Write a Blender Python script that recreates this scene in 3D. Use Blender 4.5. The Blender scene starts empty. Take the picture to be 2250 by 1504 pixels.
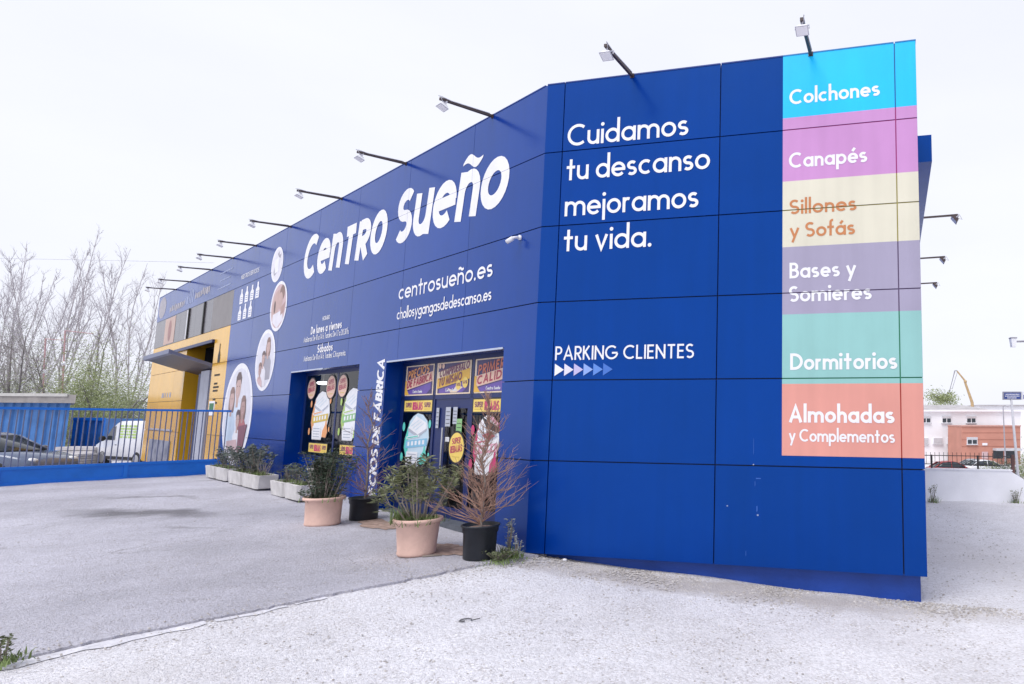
import bpy, bmesh, math, random
import numpy as np
from mathutils import Vector, Matrix

# ------------------------------------------------------------------ camera, sky, sun, exposure
scene = bpy.context.scene
col = scene.collection
EYE = 1.64
PITCH, ROLL = math.radians(6.34450), math.radians(0.43899)
cam_data = bpy.data.cameras.new('camera')
cam = bpy.data.objects.new('camera', cam_data)
col.objects.link(cam)
_u = Vector((0, -math.sin(PITCH), math.cos(PITCH)))
_f = Vector((0, math.cos(PITCH), math.sin(PITCH)))
_x = Vector((1, 0, 0))
_rx = _x * math.cos(ROLL) + _u * math.sin(ROLL)
_ry = -_x * math.sin(ROLL) + _u * math.cos(ROLL)
cam.matrix_world = Matrix(((_rx.x, _ry.x, -_f.x, 0), (_rx.y, _ry.y, -_f.y, 0), (_rx.z, _ry.z, -_f.z, EYE), (0, 0, 0, 1)))
cam_data.sensor_width = 36.0
cam_data.lens = 21.6
cam_data.shift_x = -0.239227
cam_data.shift_y = 0.009814
cam_data.clip_start = 0.05
cam_data.clip_end = 6000
scene.camera = cam

SUN_EL, SUN_AZ = math.radians(58), math.radians(215)     # azimuth: from +Y towards +X
world = bpy.data.worlds.new('World')
scene.world = world
world.use_nodes = True
nt = world.node_tree
nt.nodes.clear()
w_out = nt.nodes.new('ShaderNodeOutputWorld')
w_bg = nt.nodes.new('ShaderNodeBackground')
w_sky = nt.nodes.new('ShaderNodeTexSky')
w_sky.sky_type = 'NISHITA'
w_sky.sun_disc = False
w_sky.sun_elevation = SUN_EL
w_sky.sun_rotation = SUN_AZ
w_sky.air_density = 1.0
w_sky.dust_density = 3.0
w_co = nt.nodes.new('ShaderNodeTexCoord')
w_map = nt.nodes.new('ShaderNodeMapping')
w_map.inputs['Scale'].default_value = (1.0, 1.0, 3.0)
w_noise = nt.nodes.new('ShaderNodeTexNoise')
w_noise.inputs['Scale'].default_value = 1.6
w_noise.inputs['Detail'].default_value = 5
w_ramp = nt.nodes.new('ShaderNodeValToRGB')           # the overcast cloud layer
w_ramp.color_ramp.elements[0].position = 0.3
w_ramp.color_ramp.elements[0].color = (0.675, 0.69, 0.775, 1)
w_ramp.color_ramp.elements[1].position = 0.72
w_ramp.color_ramp.elements[1].color = (0.745, 0.755, 0.82, 1)
w_gain = nt.nodes.new('ShaderNodeVectorMath')
w_gain.operation = 'SCALE'
w_gain.inputs['Scale'].default_value = 10.0
w_mix = nt.nodes.new('ShaderNodeMix')
w_mix.data_type = 'RGBA'
w_mix.inputs['Factor'].default_value = 0.93
nt.links.new(w_co.outputs['Generated'], w_map.inputs['Vector'])
nt.links.new(w_map.outputs['Vector'], w_noise.inputs['Vector'])
nt.links.new(w_noise.outputs['Fac'], w_ramp.inputs['Fac'])
nt.links.new(w_ramp.outputs['Color'], w_gain.inputs[0])
nt.links.new(w_sky.outputs['Color'], w_mix.inputs['A'])
nt.links.new(w_gain.outputs['Vector'], w_mix.inputs['B'])
nt.links.new(w_mix.outputs['Result'], w_bg.inputs['Color'])
w_bg.inputs['Strength'].default_value = 0.1
nt.links.new(w_bg.outputs['Background'], w_out.inputs['Surface'])

sun_data = bpy.data.lights.new('sun', 'SUN')
sun_data.energy = 1.5
sun_data.angle = math.radians(35)
sun_data.color = (1.0, 0.98, 0.965)
sun = bpy.data.objects.new('sun', sun_data)
col.objects.link(sun)
_sd = Vector((math.sin(SUN_AZ) * math.cos(SUN_EL), math.cos(SUN_AZ) * math.cos(SUN_EL), math.sin(SUN_EL)))
sun.rotation_euler = _sd.to_track_quat('Z', 'Y').to_euler()
sun.location = (0, 0, 30)

scene.render.engine = 'CYCLES'
scene.view_settings.view_transform = 'Standard'
scene.view_settings.look = 'None'
scene.view_settings.exposure = 0.48
scene.view_settings.gamma = 1.0
scene.view_settings.use_curve_mapping = False

# ------------------------------------------------------------------ helpers
R = random.Random(7)

def mk(name, c, rough=0.55, var=0.08, scale=4.0, bump=0.0, bscale=40.0, metal=0.0, spec=0.5, detail=6, c2=None):
    m = bpy.data.materials.new(name)
    m.use_nodes = True
    t = m.node_tree
    b = t.nodes['Principled BSDF']
    b.inputs['Roughness'].default_value = rough
    b.inputs['Metallic'].default_value = metal
    b.inputs['Specular IOR Level'].default_value = spec
    co = t.nodes.new('ShaderNodeTexCoord')
    n = t.nodes.new('ShaderNodeTexNoise')
    n.inputs['Scale'].default_value = scale
    n.inputs['Detail'].default_value = detail
    t.links.new(co.outputs['Object'], n.inputs['Vector'])
    r = t.nodes.new('ShaderNodeValToRGB')
    r.color_ramp.elements[0].position = 0.3
    r.color_ramp.elements[1].position = 0.7
    lo = c2 if c2 else tuple(max(0, x * (1 - var)) for x in c)
    hi = c if c2 else tuple(min(1, x * (1 + var)) for x in c)
    r.color_ramp.elements[0].color = (*lo, 1)
    r.color_ramp.elements[1].color = (*hi, 1)
    t.links.new(n.outputs['Fac'], r.inputs['Fac'])
    t.links.new(r.outputs['Color'], b.inputs['Base Color'])
    if bump:
        n2 = t.nodes.new('ShaderNodeTexNoise')
        n2.inputs['Scale'].default_value = bscale
        n2.inputs['Detail'].default_value = 4
        t.links.new(co.outputs['Object'], n2.inputs['Vector'])
        bp = t.nodes.new('ShaderNodeBump')
        bp.inputs['Strength'].default_value = bump
        bp.inputs['Distance'].default_value = 0.02
        t.links.new(n2.outputs['Fac'], bp.inputs['Height'])
        t.links.new(bp.outputs['Normal'], b.inputs['Normal'])
    return m

class MB:
    """collects faces; build() links them as one mesh object"""
    def __init__(s):
        s.v, s.f = [], []
    def poly(s, pts):
        i = len(s.v)
        s.v += [tuple(p) for p in pts]
        s.f.append(tuple(range(i, i + len(pts))))
    def hexa(s, p):          # p: 8 points, bottom loop then top loop
        i = len(s.v)
        s.v += [tuple(q) for q in p]
        for f in ((3, 2, 1, 0), (4, 5, 6, 7), (0, 1, 5, 4), (1, 2, 6, 5), (2, 3, 7, 6), (3, 0, 4, 7)):
            s.f.append(tuple(i + k for k in f))
    def box(s, x0, x1, y0, y1, z0, z1, fn=None):
        fn = fn or (lambda x, y, z: (x, y, z))
        s.hexa([fn(x0, y0, z0), fn(x1, y0, z0), fn(x1, y1, z0), fn(x0, y1, z0), fn(x0, y0, z1), fn(x1, y0, z1), fn(x1, y1, z1), fn(x0, y1, z1)])
    def tube(s, pts, rad, n=6, cap=True):
        pts = [Vector(p) for p in pts]
        if not isinstance(rad, (list, tuple)):
            rad = [rad] * len(pts)
        i0 = len(s.v)
        up = Vector((0, 0, 1))
        for k, p in enumerate(pts):
            d = (pts[min(k + 1, len(pts) - 1)] - pts[max(k - 1, 0)])
            if d.length < 1e-9:
                d = Vector((0, 0, 1))
            d.normalize()
            a = d.cross(up if abs(d.z) < 0.95 else Vector((1, 0, 0))).normalized()
            b = d.cross(a)
            for j in range(n):
                t = 2 * math.pi * j / n
                s.v.append(tuple(p + (a * math.cos(t) + b * math.sin(t)) * rad[k]))
        for k in range(len(pts) - 1):
            for j in range(n):
                s.f.append((i0 + k * n + j, i0 + k * n + (j + 1) % n, i0 + (k + 1) * n + (j + 1) % n, i0 + (k + 1) * n + j))
        if cap:
            s.f.append(tuple(i0 + j for j in reversed(range(n))))
            s.f.append(tuple(i0 + (len(pts) - 1) * n + j for j in range(n)))
    def lathe(s, prof, c=(0, 0, 0), n=32, jit=0):
        i0 = len(s.v)
        for r, z in prof:
            for j in range(n):
                t = 2 * math.pi * j / n
                rr = r
                s.v.append((c[0] + rr * math.cos(t), c[1] + rr * math.sin(t), c[2] + z))
        for k in range(len(prof) - 1):
            for j in range(n):
                s.f.append((i0 + k * n + j, i0 + k * n + (j + 1) % n, i0 + (k + 1) * n + (j + 1) % n, i0 + (k + 1) * n + j))
    def prism(s, pts, off):   # pts: planar 3d loop, off: vector
        n = len(pts); i = len(s.v)
        s.v += [tuple(p) for p in pts]
        s.v += [tuple(Vector(p) + Vector(off)) for p in pts]
        s.f.append(tuple(range(i, i + n)))
        s.f.append(tuple(reversed(range(i + n, i + 2 * n))))
        for k in range(n):
            s.f.append((i + k, i + n + k, i + n + (k + 1) % n, i + (k + 1) % n))
    def ell(s, c, r, n=12, m=7):
        i0 = len(s.v)
        for a in range(m + 1):
            ph = math.pi * a / m - math.pi / 2
            for b in range(n):
                t = 2 * math.pi * b / n
                s.v.append((c[0] + r[0] * math.cos(ph) * math.cos(t), c[1] + r[1] * math.cos(ph) * math.sin(t), c[2] + r[2] * math.sin(ph)))
        for a in range(m):
            for b in range(n):
                s.f.append((i0 + a * n + b, i0 + a * n + (b + 1) % n, i0 + (a + 1) * n + (b + 1) % n, i0 + (a + 1) * n + b))
    def leaf(s, p, d, L, W, nrm=None):
        d = Vector(d).normalized()
        a = d.cross(Vector((R.uniform(-1, 1), R.uniform(-1, 1), R.uniform(-1, 1))))
        if a.length < 1e-4:
            a = Vector((1, 0, 0))
        a.normalize()
        p = Vector(p)
        m = p + d * L * 0.5 + Vector((0, 0, -0.08 * L))
        i = len(s.v)
        s.v += [tuple(p), tuple(m + a * W / 2), tuple(p + d * L - Vector((0, 0, .18 * L))), tuple(m - a * W / 2)]
        s.f.append((i, i + 1, i + 2)); s.f.append((i, i + 2, i + 3))
    def build(s, name, m, parent=None, smooth=False, local=False):
        me = bpy.data.meshes.new(name)
        v = s.v
        if parent is not None and not local:
            o = parent_org(parent)
            v = [(a - o[0], b - o[1], c - o[2]) for a, b, c in v]
        me.from_pydata(v, [], s.f)
        me.materials.append(m)
        if smooth:
            me.polygons.foreach_set('use_smooth', [True] * len(me.polygons))
        me.update()
        ob = bpy.data.objects.new(name, me)
        col.objects.link(ob)
        if parent is not None:
            ob.parent = parent
        return ob

def parent_org(p):
    o = Vector((0, 0, 0))
    while p is not None:
        o = o + p.location
        p = p.parent
    return o

def tag(o, label=None, cat=None, group=None, kind=None):
    if label: o['label'] = label
    if cat: o['category'] = cat
    if group: o['group'] = group
    if kind: o['kind'] = kind
    return o

def thing(name, label, cat, loc=(0, 0, 0), rz=0.0, group=None):
    o = bpy.data.objects.new(name, None)
    col.objects.link(o)
    o.location = loc
    o.rotation_euler = (0, 0, rz)
    o.empty_display_size = 0.2
    return tag(o, label, cat, group)

def copy_tree(o, parent=None):
    c = o.copy()
    col.objects.link(c)
    c.parent = parent
    for ch in [x for x in o.children]:
        copy_tree(ch, c)
    return c

# ------------------------------------------------------------------ the two facade planes
CX, CY = -2.82209, 7.77449
dA = Vector((-0.7941256, 0.6077537, 0)); nA = Vector((-0.6077537, -0.7941256, 0))
dB = Vector((0.9762804, -0.2165100, 0)); nB = Vector((-0.2165100, -0.9762804, 0))
dD = Vector((0.2165100, 0.9762804, 0)); nD = dB
C0 = Vector((CX, CY, 0))
def PA(s, z, o=0.0):                       # z measured from eye height
    return C0 + dA * s + nA * o + Vector((0, 0, z + EYE))
def PB(s, z, o=0.0):
    return C0 + dB * s + nB * o + Vector((0, 0, z + EYE))
SE = 4.762                                  # end of facade B
SA = 25.05                                  # far end of facade A
E0 = C0 + dB * SE
def PD(t, z, o=0.0):
    return E0 + dD * t + nD * o + Vector((0, 0, z + EYE))

# ------------------------------------------------------------------ ground heights (relative to the eye)
_ctrl = [(-2.9, 7.5, -1.65), (-2.0, 7.55, -1.74), (-0.77, 7.3, -1.80), (0.2, 7.05, -1.865), (1.8, 6.75, -1.925), (-4.6, 8.75, -1.61),
         (-6.8, 10.6, -1.55), (-10.6, 13.6, -1.475), (-14.5, 16.5, -1.48), (-13.9, 15.7, -1.48), (-15.6, 12.9, -1.49), (-10, 9, -1.56),
         (-4.6, 4.0, -1.69), (-8, 4, -1.66), (0, 0, -1.72), (0, 4, -1.77), (1.7, 4.1, -1.84), (3.0, 7.2, -1.95), (4.63, 16.83, -2.10),
         (7.02, 16.4, -2.10), (3.5, 11, -2.03), (-20, 20, -1.93), (-20, 16, -1.95), (-17.2, 17.5, -1.7), (-24, 17, -2.0), (-26, 25, -2.0), (-30, 28, -2.1), (-18, 8, -1.55), (6, 3, -1.95), (-6, -6, -1.7), (6, -6, -1.85),
         (-5, 14, -1.6), (-12, 22, -1.7), (12, 14, -2.15), (-30, 10, -1.8), (-3.4, 7.0, -1.645)]
_P = np.array(_ctrl)
def _phi(r2):
    return np.where(r2 > 1e-12, 0.5 * r2 * np.log(r2 + 1e-12), 0.0)
def _tps():
    n = len(_P)
    d2 = ((_P[:, None, :2] - _P[None, :, :2]) ** 2).sum(-1)
    K = _phi(d2) + np.eye(n) * 0.02
    Q = np.c_[np.ones(n), _P[:, :2]]
    M = np.zeros((n + 3, n + 3))
    M[:n, :n] = K; M[:n, n:] = Q; M[n:, :n] = Q.T
    return np.linalg.solve(M, np.r_[_P[:, 2], 0, 0, 0])
_W = _tps()
def smooth01(t):
    t = np.clip(t, 0, 1)
    return t * t * (3 - 2 * t)
WALL_P, WALL_D = Vector((4.63, 16.83, 0)), Vector((0.9856, -0.169, 0))   # low white wall on the right
def gz(x, y):
    """ground height in world z, arrays allowed"""
    x = np.asarray(x, float); y = np.asarray(y, float)
    d2 = (x[..., None] - _P[:, 0]) ** 2 + (y[..., None] - _P[:, 1]) ** 2
    z = _phi(d2) @ _W[:-3] + _W[-3] + _W[-2] * x + _W[-1] * y
    z = np.clip(z, -2.25, -1.4)
    far = -2.1 + 0 * x
    r = np.hypot(x + 6, y - 9)
    z = z + (far - z) * smooth01((r - 26) / 18)
    # behind the low wall the land drops to the street
    dw = (y - (16.9 + (x - 4.63) * -0.1715))
    k = smooth01((dw - 0.3) / 9.0) * smooth01((x + 4) / 5.0)
    z = z + (-4.7 - z) * k
    return z + EYE
def g1(x, y):
    return float(gz(np.array(x), np.array(y)))
# ------------------------------------------------------------------ ground
def gravel_mat(name, c_lo, c_hi, c_dark, cell=55.0, stain=None, bump=0.9, dark_amt=0.5, patch=0.55, cracks=0.0):
    m = bpy.data.materials.new(name)
    m.use_nodes = True
    t = m.node_tree
    N, L = t.nodes, t.links
    b = N['Principled BSDF']
    b.inputs['Roughness'].default_value = 0.9
    b.inputs['Specular IOR Level'].default_value = 0.2
    co = N.new('ShaderNodeTexCoord')
    def noise(sc, det=6, rough=0.6):
        n = N.new('ShaderNodeTexNoise')
        n.inputs['Scale'].default_value = sc; n.inputs['Detail'].default_value = det; n.inputs['Roughness'].default_value = rough
        L.new(co.outputs['Object'], n.inputs['Vector'])
        return n
    def ramp(src, p0, p1, c0=(0, 0, 0, 1), c1=(1, 1, 1, 1)):
        r = N.new('ShaderNodeValToRGB')
        r.color_ramp.elements[0].position = p0; r.color_ramp.elements[1].position = p1
        r.color_ramp.elements[0].color = c0; r.color_ramp.elements[1].color = c1
        L.new(src, r.inputs['Fac'])
        return r
    def mix(fac, a, bb, mode='MIX'):
        x = N.new('ShaderNodeMix'); x.data_type = 'RGBA'; x.blend_type = mode
        if hasattr(fac, 'is_linked'): L.new(fac, x.inputs['Factor'])
        else: x.inputs['Factor'].default_value = fac
        for s, k in ((a, 'A'), (bb, 'B')):
            if hasattr(s, 'is_linked'): L.new(s, x.inputs[k])
            else: x.inputs[k].default_value = (*s, 1)
        return x
    vor = N.new('ShaderNodeTexVoronoi')
    vor.inputs['Scale'].default_value = cell
    L.new(co.outputs['Object'], vor.inputs['Vector'])
    vor2 = N.new('ShaderNodeTexVoronoi')
    vor2.inputs['Scale'].default_value = cell * 2.3
    L.new(co.outputs['Object'], vor2.inputs['Vector'])
    big = noise(0.55, 8, 0.62)
    mid = noise(5.0, 6, 0.65)
    base = mix(ramp(big.outputs['Fac'], 0.35, 0.68).outputs['Color'], c_lo, c_hi)
    sep = N.new('ShaderNodeSeparateColor')
    L.new(vor.outputs['Color'], sep.inputs['Color'])
    stone = mix(ramp(sep.outputs['Red'], 0.0, 1.0, (0.62, 0.62, 0.62, 1), (1.22, 1.22, 1.22, 1)).outputs['Color'], (0, 0, 0), (0, 0, 0))
    st = ramp(sep.outputs['Red'], 0.0, 1.0, (0.80, 0.79, 0.78, 1), (1.10, 1.10, 1.10, 1))
    mul = mix(0.75, base.outputs['Result'], st.outputs['Color'], 'MULTIPLY')
    gap = ramp(vor.outputs['Distance'], 0.42, 0.72)
    # gaps between stones, patchy: bare matrix shows only in worn areas
    worn = ramp(mid.outputs['Fac'], patch - 0.12, patch + 0.14)
    g2 = N.new('ShaderNodeMath'); g2.operation = 'MULTIPLY'
    L.new(gap.outputs['Color'], g2.inputs[0]); L.new(worn.outputs['Color'], g2.inputs[1])
    g3 = N.new('ShaderNodeMath'); g3.operation = 'MULTIPLY'; g3.inputs[1].default_value = dark_amt
    L.new(g2.outputs['Value'], g3.inputs[0])
    fin = mix(g3.outputs['Value'], mul.outputs['Result'], c_dark)
    mot = ramp(mid.outputs['Fac'], 0.25, 0.75, (0.87, 0.862, 0.855, 1), (1.05, 1.05, 1.05, 1))
    fin = mix(1.0, fin.outputs['Result'], mot.outputs['Color'], 'MULTIPLY')
    # scattered dark specks: small stone shadows painted into the colour
    vp = N.new('ShaderNodeTexVoronoi'); vp.inputs['Scale'].default_value = cell * 0.62
    wv_ = N.new('ShaderNodeVectorMath'); wv_.operation = 'MULTIPLY_ADD'; wv_.inputs[1].default_value = (.03, .03, .03)
    nn_ = noise(40, 3); L.new(nn_.outputs['Color'], wv_.inputs[0]); L.new(co.outputs['Object'], wv_.inputs[2]); L.new(wv_.outputs['Vector'], vp.inputs['Vector'])
    sp_ = N.new('ShaderNodeSeparateColor'); L.new(vp.outputs['Color'], sp_.inputs['Color'])
    pick = ramp(sp_.outputs['Green'], 0.60, 0.64)
    near_ = ramp(vp.outputs['Distance'], 0.16, 0.34, (1, 1, 1, 1), (0, 0, 0, 1))
    zone = ramp(noise(1.3, 5, 0.6).outputs['Fac'], 0.36, 0.62)
    pm = N.new('ShaderNodeMath'); pm.operation = 'MULTIPLY'; L.new(pick.outputs['Color'], pm.inputs[0]); L.new(near_.outputs['Color'], pm.inputs[1])
    pz = N.new('ShaderNodeMath'); pz.operation = 'MULTIPLY'; L.new(pm.outputs['Value'], pz.inputs[0]); L.new(zone.outputs['Color'], pz.inputs[1])
    pf = N.new('ShaderNodeMath'); pf.operation = 'MULTIPLY'; pf.inputs[1].default_value = 0.95; L.new(pz.outputs['Value'], pf.inputs[0])
    fin = mix(pf.outputs['Value'], fin.outputs['Result'], c_dark)
    last = fin.outputs['Result']
    for (sx, sy, rx, ry, ang, amt, cc) in (stain or []):
        mp = N.new('ShaderNodeMapping'); mp.vector_type = 'TEXTURE'
        mp.inputs['Location'].default_value = (sx, sy, 0)
        mp.inputs['Rotation'].default_value = (0, 0, ang)
        mp.inputs['Scale'].default_value = (rx, ry, 1000)
        wob = N.new('ShaderNodeVectorMath'); wob.operation = 'ADD'
        nz = noise(1.6, 6, 0.6)
        sub = N.new('ShaderNodeVectorMath'); sub.operation = 'SUBTRACT'; sub.inputs[1].default_value = (0.5, 0.5, 0.5)
        L.new(nz.outputs['Color'], sub.inputs[0])
        L.new(co.outputs['Object'], wob.inputs[0]); L.new(sub.outputs['Vector'], wob.inputs[1])
        L.new(wob.outputs['Vector'], mp.inputs['Vector'])
        ln = N.new('ShaderNodeVectorMath'); ln.operation = 'LENGTH'
        L.new(mp.outputs['Vector'], ln.inputs[0])
        rr = ramp(ln.outputs['Value'], 0.35, 1.0, (amt, amt, amt, 1), (0, 0, 0, 1))
        last = mix(rr.outputs['Color'], last, cc).outputs['Result']
    if cracks:
        wv = N.new('ShaderNodeVectorMath'); wv.operation = 'MULTIPLY_ADD'
        nz = noise(2.2, 6, 0.65)
        L.new(nz.outputs['Color'], wv.inputs[0]); wv.inputs[1].default_value = (0.9, 0.9, 0.0); L.new(co.outputs['Object'], wv.inputs[2])
        ve = N.new('ShaderNodeTexVoronoi'); ve.feature = 'DISTANCE_TO_EDGE'; ve.inputs['Scale'].default_value = 0.42
        L.new(wv.outputs['Vector'], ve.inputs['Vector'])
        ce = ramp(ve.outputs['Distance'], 0.0, 0.006, (1, 1, 1, 1), (0, 0, 0, 1))
        msk = ramp(noise(0.9, 4).outputs['Fac'], 0.5, 0.6)
        mm = N.new('ShaderNodeMath'); mm.operation = 'MULTIPLY'; L.new(ce.outputs['Color'], mm.inputs[0]); L.new(msk.outputs['Color'], mm.inputs[1])
        m2 = N.new('ShaderNodeMath'); m2.operation = 'MULTIPLY'; m2.inputs[1].default_value = cracks; L.new(mm.outputs['Value'], m2.inputs[0])
        last = mix(m2.outputs['Value'], last, (0.14, 0.12, 0.11)).outputs['Result']
        wide = ramp(noise(0.22, 5, 0.55).outputs['Fac'], 0.3, 0.7, (0.80, 0.795, 0.80, 1), (1.10, 1.10, 1.10, 1))
        last = mix(1.0, last, wide.outputs['Color'], 'MULTIPLY').outputs['Result']
    L.new(last, b.inputs['Base Color'])
    hs = N.new('ShaderNodeMath'); hs.operation = 'ADD'
    L.new(vor.outputs['Distance'], hs.inputs[0]); L.new(vor2.outputs['Distance'], hs.inputs[1])
    bp = N.new('ShaderNodeBump'); bp.invert = True
    bp.inputs['Strength'].default_value = bump; bp.inputs['Distance'].default_value = 0.008
    L.new(hs.outputs['Value'], bp.inputs['Height'])
    bp2 = N.new('ShaderNodeBump'); bp2.inputs['Strength'].default_value = 0.5; bp2.inputs['Distance'].default_value = 0.03
    L.new(mid.outputs['Fac'], bp2.inputs['Height']); L.new(bp.outputs['Normal'], bp2.inputs['Normal'])
    L.new(bp2.outputs['Normal'], b.inputs['Normal'])
    return m

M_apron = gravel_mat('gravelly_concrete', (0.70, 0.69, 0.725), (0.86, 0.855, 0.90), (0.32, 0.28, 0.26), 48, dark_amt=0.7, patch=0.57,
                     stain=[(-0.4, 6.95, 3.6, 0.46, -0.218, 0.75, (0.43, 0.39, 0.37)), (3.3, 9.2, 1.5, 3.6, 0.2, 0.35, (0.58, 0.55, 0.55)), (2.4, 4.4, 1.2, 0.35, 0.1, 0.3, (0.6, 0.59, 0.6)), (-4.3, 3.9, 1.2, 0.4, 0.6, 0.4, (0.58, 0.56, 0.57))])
M_asph = gravel_mat('grey_chipped_asphalt', (0.52, 0.515, 0.575), (0.71, 0.705, 0.79), (0.26, 0.23, 0.225), 60, dark_amt=0.7, patch=0.57, cracks=0.55,
                    stain=[(-9.55, 9.85, 1.5, 0.45, -0.05, 0.72, (0.11, 0.105, 0.11)), (-10.9, 11.4, 1.0, 0.18, 0.1, 0.5, (0.14, 0.13, 0.13)),
                           (-12.0, 14.1, 0.8, 0.12, 0.1, 0.6, (0.1, 0.1, 0.1)), (-7.9, 8.8, 0.5, 0.16, -0.2, 0.4, (0.16, 0.15, 0.15)), (-5.6, 9.3, 1.1, 0.4, -0.65, 0.4, (0.19, 0.14, 0.12))])

def axis(lo, hi, st, ext):
    a = list(np.arange(lo, hi + 1e-6, st))
    d, x = st, hi
    up = []
    while x < ext:
        d *= 1.35; x += d; up.append(x)
    d, x = st, lo
    dn = []
    while x > -ext:
        d *= 1.35; x -= d; dn.append(x)
    return np.array(dn[::-1] + a + up)
def grid_obj(name, xs, ys, zf, m):
    X, Y = np.meshgrid(xs, ys)
    Zz = zf(X, Y)
    nx, ny = len(xs), len(ys)
    v = np.c_[X.ravel(), Y.ravel(), Zz.ravel()]
    i = np.arange(nx * ny).reshape(ny, nx)
    f = np.stack([i[:-1, :-1], i[:-1, 1:], i[1:, 1:], i[1:, :-1]], -1).reshape(-1, 4)
    me = bpy.data.meshes.new(name)
    me.from_pydata(v.tolist(), [], f.tolist())
    me.polygons.foreach_set('use_smooth', [True] * len(me.polygons))
    me.materials.append(m)
    o = bpy.data.objects.new(name, me); col.objects.link(o)
    return o
def wob(X, Y):
    return 0.008 * np.sin(X * 3.1 + Y * 1.7) * np.sin(Y * 2.3 - X) + 0.005 * np.sin(X * 7.3) * np.sin(Y * 6.1 + X * 2)
ground = grid_obj('ground', axis(-18, 9, 0.17, 3000), axis(1.0, 20, 0.17, 3000), lambda X, Y: gz(X, Y) + wob(X, Y), M_apron)
tag(ground, kind='structure')

# the older asphalt lies on the concrete, its broken edge runs from the corner of the shop towards the viewer's left
crack = [(-2.35, 8.25), (-2.86, 7.30), (-3.02, 7.12), (-3.6, 6.35), (-4.05, 5.75), (-4.55, 5.2), (-4.98, 4.55), (-5.25, 4.15), (-7.0, 1.6), (-9.0, -1.5)]
def resample(pl, st):
    out = []
    for (a, b) in zip(pl[:-1], pl[1:]):
        n = max(1, int(math.hypot(b[0] - a[0], b[1] - a[1]) / st))
        for k in range(n):
            t = k / n
            out.append((a[0] + (b[0] - a[0]) * t, a[1] + (b[1] - a[1]) * t))
    out.append(pl[-1])
    return out
edge = resample(crack, 0.05)
er = random.Random(3)
ej, q = [], 0.0
for k in range(len(edge)):
    q = q * 0.86 + er.uniform(-0.022, 0.022)
    ej.append(q + er.uniform(-0.012, 0.012))
vs = [0, 0.04, 0.15, 0.35, 0.6] + list(np.arange(0.9, 15.5, 0.3)) + [17, 19, 22, 26, 31]
VX, VY = [], []
for (p, j) in zip(edge, ej):
    for v in vs:
        jj = j * max(0, 1 - v / 0.5)
        VX.append(p[0] + dA.x * (v + jj)); VY.append(p[1] + dA.y * (v + jj))
VX, VY = np.array(VX), np.array(VY)
VZ = gz(VX, VY) + wob(VX, VY) + 0.024
mb = MB()
nv = len(vs)
mb.v = [tuple(a) for a in np.c_[VX, VY, VZ]]
for i in range(len(edge) - 1):
    for k in range(nv - 1):
        mb.f.append((i * nv + k, i * nv + k + 1, (i + 1) * nv + k + 1, (i + 1) * nv + k))
b0 = len(mb.v)
for i in range(len(edge)):
    x, y, z = mb.v[i * nv]
    mb.v.append((x - dA.x * er.uniform(0.0, 0.012), y, z - 0.06))
for i in range(len(edge) - 1):
    mb.f.append((i * nv, (i + 1) * nv, b0 + i + 1, b0 + i))
tag(mb.build('asphalt_lot', M_asph, smooth=False), kind='structure')

# pale mortar strip along the broken edge
M_mortar = mk('pale_mortar', (0.64, 0.63, 0.67), 0.85, 0.14, 9, 0.6, 45)
mb = MB()
cr2 = resample([(-3.93, 5.86), (-4.5, 5.16), (-4.95, 4.5), (-5.2, 4.12)], 0.06)
for k in range(len(cr2) - 1):
    if k % 9 == 4 and k < 14: continue
    q = []
    for (p, kk) in ((cr2[k], k), (cr2[k + 1], k + 1)):
        wd = 0.085 * min(1, kk / 20) * (.7 + .3 * math.sin(kk * .9)) + 0.015 * math.sin(kk * 1.7) + .01
        for s_ in (-0.06, wd):
            x, y = p[0] - dA.x * s_, p[1] - dA.y * s_
            q.append((x, y, g1(x, y) + float(wob(x, y)) + 0.006))
    mb.poly([q[0], q[1], q[3], q[2]])
tag(mb.build('mortar_strip', M_mortar), kind='structure')

M_soil = mk('reddish_soil', (0.40, 0.29, 0.245), 0.95, 0.3, 14, 0.8, 70, spec=0.1)
M_soil2 = mk('dark_soil', (0.09, 0.07, 0.055), 0.95, 0.3, 20, 0.8, 80, spec=0.1)
def patch(name, cx, cy, rx, ry, ang, m, dz=0.031, seed=1, n=60):
    rr = random.Random(seed)
    ph = [rr.uniform(0, 6.28) for _ in range(6)]
    mb = MB(); mb.v.append((cx, cy, g1(cx, cy) + dz + 0.006))
    rings = 6
    for q in range(1, rings + 1):
        for k in range(n):
            t = 2 * math.pi * k / n
            w = 1 + 0.16 * math.sin(3 * t + ph[0]) + 0.1 * math.sin(7 * t + ph[1]) + 0.08 * math.sin(13 * t + ph[2]) + rr.uniform(-.05, .05)
            a, b = rx * w * q / rings * math.cos(t), ry * w * q / rings * math.sin(t)
            x, y = cx + a * math.cos(ang) - b * math.sin(ang), cy + a * math.sin(ang) + b * math.cos(ang)
            mb.v.append((x, y, g1(x, y) + float(wob(x, y)) + dz + (0.007 * (1 - q / rings))))
    for k in range(n):
        mb.f.append((0, 1 + k, 1 + (k + 1) % n))
    for q in range(rings - 1):
        for k in range(n):
            mb.f.append((1 + q * n + k, 1 + (q + 1) * n + k, 1 + (q + 1) * n + (k + 1) % n, 1 + q * n + (k + 1) % n))
    return tag(mb.build(name, m, smooth=True), kind='structure')
patch('soil_patch', -3.72, 7.75, 0.42, 0.24, 2.49, M_soil, seed=4)
patch('soil_patch', -5.55, 9.3, 0.62, 0.2, 2.49, M_soil, seed=9)

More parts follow.
